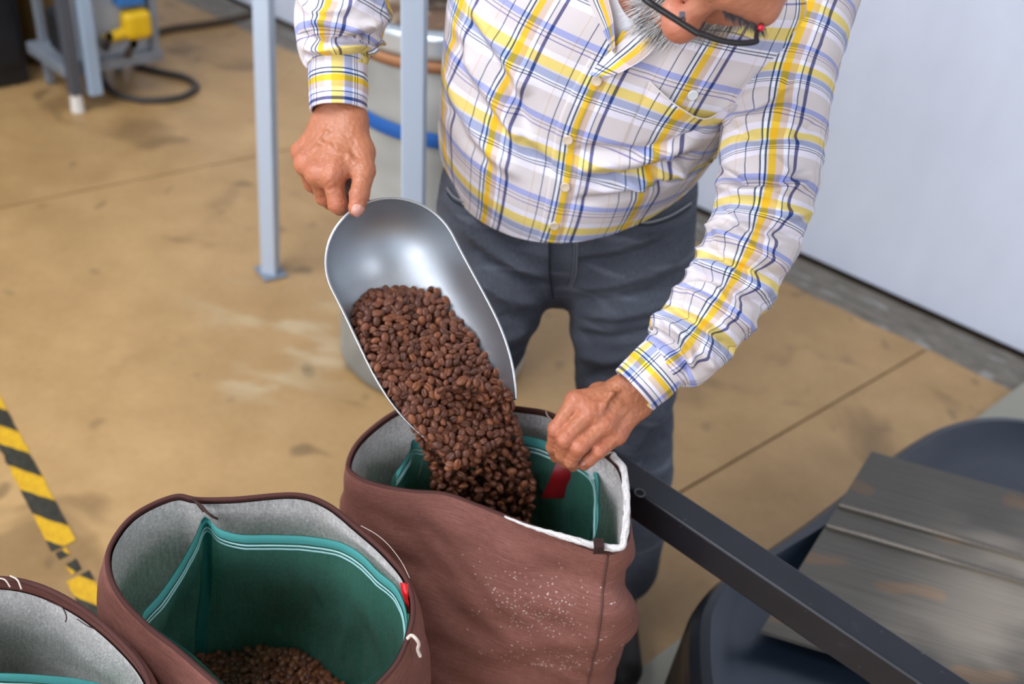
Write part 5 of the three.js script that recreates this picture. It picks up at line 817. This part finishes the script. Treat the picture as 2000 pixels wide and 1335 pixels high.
{
  // rough body inside the clothes, joined to neck, forearms and hands
  const C = (a) => P(...a), chest0 = C([1120, 330, 1.50]), chest1 = C([1215, 40, 1.40]), neck = hp(0, -0.10, -0.03), shL = C([1560, 20, 1.36]), shR = C([940, -110, 1.40]), elL = C([1490, 420, 1.30]), elR = C([715, -170, 1.335]);
  const bodyField = (p) => {
    let d = capsule(p, chest0, chest1, 0.105, 0.115); d = smin(d, capsule(p, hipC, chest0, 0.10, 0.105), 0.05);
    d = smin(d, capsule(p, chest1, shL, 0.07, 0.05), 0.05); d = smin(d, capsule(p, chest1, shR, 0.07, 0.05), 0.05);
    d = smin(d, capsule(p, chest1.clone().lerp(neck, 0.15), neck, 0.058, 0.055), 0.03);
    d = smin(d, capsule(p, shL, elL, 0.045, 0.038), 0.03); d = smin(d, capsule(p, elL, HL.J.f1, 0.038, 0.027), 0.02);
    d = smin(d, capsule(p, shR, elR, 0.045, 0.038), 0.03); d = smin(d, capsule(p, elR, HR.J.f1, 0.038, 0.029), 0.02);
    for (const leg of [legL, legR]) { d = smin(d, capsule(p, hipC.clone().lerp(leg[0][0], 0.7), leg[2][0], 0.075, 0.055), 0.04); d = smin(d, capsule(p, leg[2][0], leg[4][0], 0.052, 0.04), 0.03); }
    return d;
  };
  const [lo, hi] = bounds([chest0, chest1, hipC, neck, shL, shR, elL, elR, HL.J.f1, HR.J.f1, legL[4][0], legR[4][0]], 0.14); lo.y = Math.max(lo.y, 0.03);
  const parts = [tint(sdfMesh(bodyField, lo, hi, 0.014), SKIN, () => 0), tint(sdfMesh(HL.fn, HL.lo, HL.hi, 0.0024), SKIN, HL.red), tint(sdfMesh(HR.fn, HR.lo, HR.hi, 0.0024), SKIN, HR.red)];
  const hpts = []; for (const a of [-0.1, 0.1]) for (const b of [-0.14, 0.145]) for (const c of [-0.125, 0.145]) hpts.push(hp(a, b, c));
  const [hlo, hhi] = bounds(hpts, 0.0);
  parts.push(tint(sdfMesh(headField, hlo, hhi, 0.0034), FACE, (p) => { const [x, y, z] = inHead(p); return 1.2 * Math.exp(-((Math.hypot(x, y + 0.03, z - 0.115) / 0.028) ** 2)) + 0.5 * Math.exp(-(((Math.abs(x) - 0.045) / 0.02) ** 2 + ((y + 0.018) / 0.025) ** 2)); }));
  const skin = phys({ color: 0xffffff, vertexColors: true, roughness: 0.5, clearcoat: 0.06, clearcoatRoughness: 0.4, sheen: 0.15, sheenRoughness: 0.5 });
  for (const g of parts) g.deleteAttribute('uv');
  const body = part('body', mergeGeometries(parts), skin, person);
  // nails
  const nailM = phys({ color: lin(0.62, 0.30, 0.23), roughness: 0.3, clearcoat: 0.3 });
  const nail = (Hd, f, px, py, len, wid, ang) => { const ca = Math.cos(ang), sa = Math.sin(ang); const g = gridGeo(10, 10, (s, t) => { const a = (s - 0.5) * wid * Math.sqrt(Math.max(0.12, 1 - Math.pow(Math.abs(2 * t - 1), 3.5))), b = (t - 0.5) * len, x = px + a * ca - b * sa, y = py + a * sa + b * ca, q = sdfHit(Hd.fn, x, y, 1.15, 1.36); return { p: q.addScaledVector(sdfNormal(Hd.fn, q), 0.0007 - 0.0009 * Math.pow(2 * s - 1, 2)) }; }); sp('fingernail', g, nailM, body); };
  nail(HR, 't3', 699, 411, 24, 26, 0.25); nail(HL, 'p3', 1138, 905, 9, 10, 0.6);
  // hair: short grey crop on the skull, out of the beard's grain of single hairs
  const R = rng(77), hairPts = { beard: [], grey: [], brow: [] };
  const hairGeo = (arr, r) => { const pos = [], nor = [], idx = []; for (const [p, d, l, bend] of arr) { const s = Math.abs(d.y) > 0.9 ? V(1, 0, 0) : V(0, 1, 0), a = d.clone().cross(s).normalize(), b = d.clone().cross(a); const rings = [[0, 1], [0.5, 0.8], [1, 0.15]]; const base = pos.length / 3; rings.forEach(([t, k]) => { const c = p.clone().addScaledVector(d, l * t).addScaledVector(bend, l * t * t * 0.45); for (let q = 0; q < 3; q++) { const an = q * 2.0944, n = a.clone().multiplyScalar(Math.cos(an)).addScaledVector(b, Math.sin(an)); const v = c.clone().addScaledVector(n, r * k); pos.push(v.x, v.y, v.z); nor.push(n.x, n.y, n.z); } }); for (let g = 0; g < 2; g++) for (let q = 0; q < 3; q++) { const i = base + g * 3 + q, j = base + g * 3 + (q + 1) % 3; idx.push(i, j, j + 3, i, j + 3, i + 3); } } const g = new THREE.BufferGeometry(); g.setAttribute('position', new THREE.Float32BufferAttribute(pos, 3)); g.setAttribute('normal', new THREE.Float32BufferAttribute(nor, 3)); g.setIndex(idx); return g; };
  const onHead = (e, u, f) => { const dir = V(e, u, f).normalize(); let r = 0.2; for (let i = 0; i < 60; i++) { const d = headField(hp(dir.x * r, dir.y * r, dir.z * r)); if (Math.abs(d) < 0.0002) break; r -= d * 0.8; } return hp(dir.x * r, dir.y * r, dir.z * r); };
  const light = [], dark = [], top = [];
  for (let n = 0; n < 9000 && light.length + dark.length < 5200; n++) {
    const e = (R() * 2 - 1) * 0.085, u = -0.135 + R() * 0.10, f = 0.0 + R() * 0.12, p = onHead(e, u, f), [x, y, z] = inHead(p); if (z < -0.005 || y > -0.045 + 0.35 * Math.max(0, Math.abs(x) - 0.03)) continue;
    if (Math.hypot(x / 0.022, (y + 0.076) / 0.010) < 1 && z > 0.07) continue;
    const nm = sdfNormal(headField, p, 0.003), down = HU.clone().negate().addScaledVector(HF, 0.2), d = nm.clone().multiplyScalar(0.75).add(down.clone().multiplyScalar(0.7)).add(V(R() - 0.5, R() - 0.5, R() - 0.5).multiplyScalar(0.5)).normalize();
    (R() < 0.66 ? light : dark).push([p.addScaledVector(nm, -0.001), d, 0.010 + 0.014 * R(), down.clone().add(V(R() - 0.5, R() - 0.5, R() - 0.5).multiplyScalar(0.6))]);
  }
  const lightHair = std({ color: hex('#d8d8d6'), roughness: 0.5 }), darkHair = std({ color: hex('#55565a'), roughness: 0.5 });
  const beard = part('beard', hairGeo(light, 0.00034), lightHair, person, { label: 'short white and grey beard', kind: 'stuff' }); sp('dark_hairs', hairGeo(dark, 0.0003), darkHair, beard, { kind: 'stuff' });
  for (let n = 0; n < 2600; n++) { const e = (R() * 2 - 1), u = 0.1 + R(), f = R() * 2 - 1.25, p = onHead(e * 0.09, u * 0.12 - 0.02, f * 0.1), [x, y, z] = inHead(p); if (z > 0.055 || (z > 0.02 && y < 0.07)) continue; const nm = sdfNormal(headField, p, 0.003); top.push([p, nm.clone().add(HF.clone().multiplyScalar(-0.9)).normalize(), 0.014 + 0.01 * R(), HF.clone().multiplyScalar(-0.6)]); }
  part('hair', hairGeo(top, 0.0003), darkHair, person, { label: 'short grey hair', kind: 'stuff' });
  for (const sgn of [1, -1]) { const eb = []; for (let n = 0; n < 230; n++) { const t = R(), e = sgn * (0.014 + 0.05 * t), p = onHead(e, 0.022 + 0.004 * Math.sin(t * 3) + (R() - 0.5) * 0.009, 0.108 - 0.014 * t), nm = sdfNormal(headField, p, 0.003); eb.push([p, nm.clone().multiplyScalar(0.5).addScaledVector(HE, sgn * 0.8).addScaledVector(HU, -0.2 + R() * 0.3).normalize(), 0.007 + 0.008 * R(), HU.clone().multiplyScalar(-0.3)]); } part('eyebrow', hairGeo(eb, 0.00028), darkHair, person, { kind: 'stuff' }); }
  // spectacles
  const black = phys({ color: hex('#15161a'), roughness: 0.35, clearcoat: 0.3 });
  const zb = 0.945, G = (a, z = zb) => P(a[0], a[1], z + (a[2] ?? 0));
  const flatBar = (pts, w, h) => { const c = curveOf(pts), sh = new THREE.Shape(); sh.absellipse(0, 0, w, h, 0, Math.PI * 2); return new THREE.ExtrudeGeometry(sh, { steps: 60, curveSegments: 10, extrudePath: c }); };
  const gl = part('glasses', tube([[1196, -60, .02], [1235, -24, .008], [1262, 0], [1290, 19], [1320, 38], [1345, 54], [1364, 66]].map((a) => G(a)), 0.0034, 60, 10), black, person, { label: 'black half-rim spectacles' });
  sp('brow_bar', tube([[1362, 64], [1376, 68], [1404, 78], [1440, 84], [1468, 83], [1479, 80]].map((a) => G(a)), 0.0031, 50, 10), black, gl);
  sp('temple', tube([[1478, 81, 0], [1478, 70, .004], [1483, 56, .012], [1496, 36, .025], [1513, 12, .042], [1530, -14, .06], [1560, -60, .10]].map((a) => G(a)), 0.0028, 50, 10), black, gl);
  sp('temple', tube([[1196, -60, .02], [1190, -80, .05], [1200, -110, .1]].map((a) => G(a)), 0.0024, 30, 10), black, gl);
  { const q = G([1486, 55, .008]), s = new THREE.SphereGeometry(0.0036, 16, 12); s.translate(q.x, q.y, q.z); sp('hinge_cap', s, std({ color: hex('#c8102e'), roughness: 0.3 }), gl, { label: 'red hinge cap' }); }
  sp('lens_rim', tube([[1370, 58, .0], [1400, 60, .006], [1432, 64, .008], [1456, 72, .006], [1470, 78, 0]].map((a) => G(a)), 0.0005, 40, 6), std({ color: hex('#2a2c30'), roughness: 0.3 }), gl);
  const lensM = phys({ color: 0xffffff, transmission: 1, thickness: 0, roughness: 0.02, ior: 1.45 });
  const up2 = curveOf([[1368, 65], [1404, 78], [1440, 84], [1474, 81]].map((a) => G(a))), lo2 = curveOf([[1370, 58, .0], [1400, 60, .006], [1432, 64, .008], [1472, 78, 0]].map((a) => G(a)));
  sp('lens', gridGeo(24, 6, (s, t) => ({ p: up2.getPoint(s).lerp(lo2.getPoint(s), t) })), lensM, gl);
  sp('nose_pad', (() => { const q = G([1332, 30, 0.012]), s = new RoundedBoxGeometry(0.0065, 0.008, 0.003, 3, 0.0014); s.applyQuaternion(camera.quaternion); s.translate(q.x, q.y, q.z); return s; })(), phys({ color: hex('#6c6870'), roughness: 0.3, transmission: 0.2 }), gl);
  sp('pad_arm', tube([[1334, 34, .01], [1338, 38, .004], [1336, 44, 0]].map((a) => G(a)), 0.0009, 16, 6), black, gl);
  sp('pad_arm', tube([[1376, 44, .012], [1370, 54, .006], [1362, 62, 0]].map((a) => G(a)), 0.0012, 16, 6), black, gl);
}
renderer.render(scene, camera);
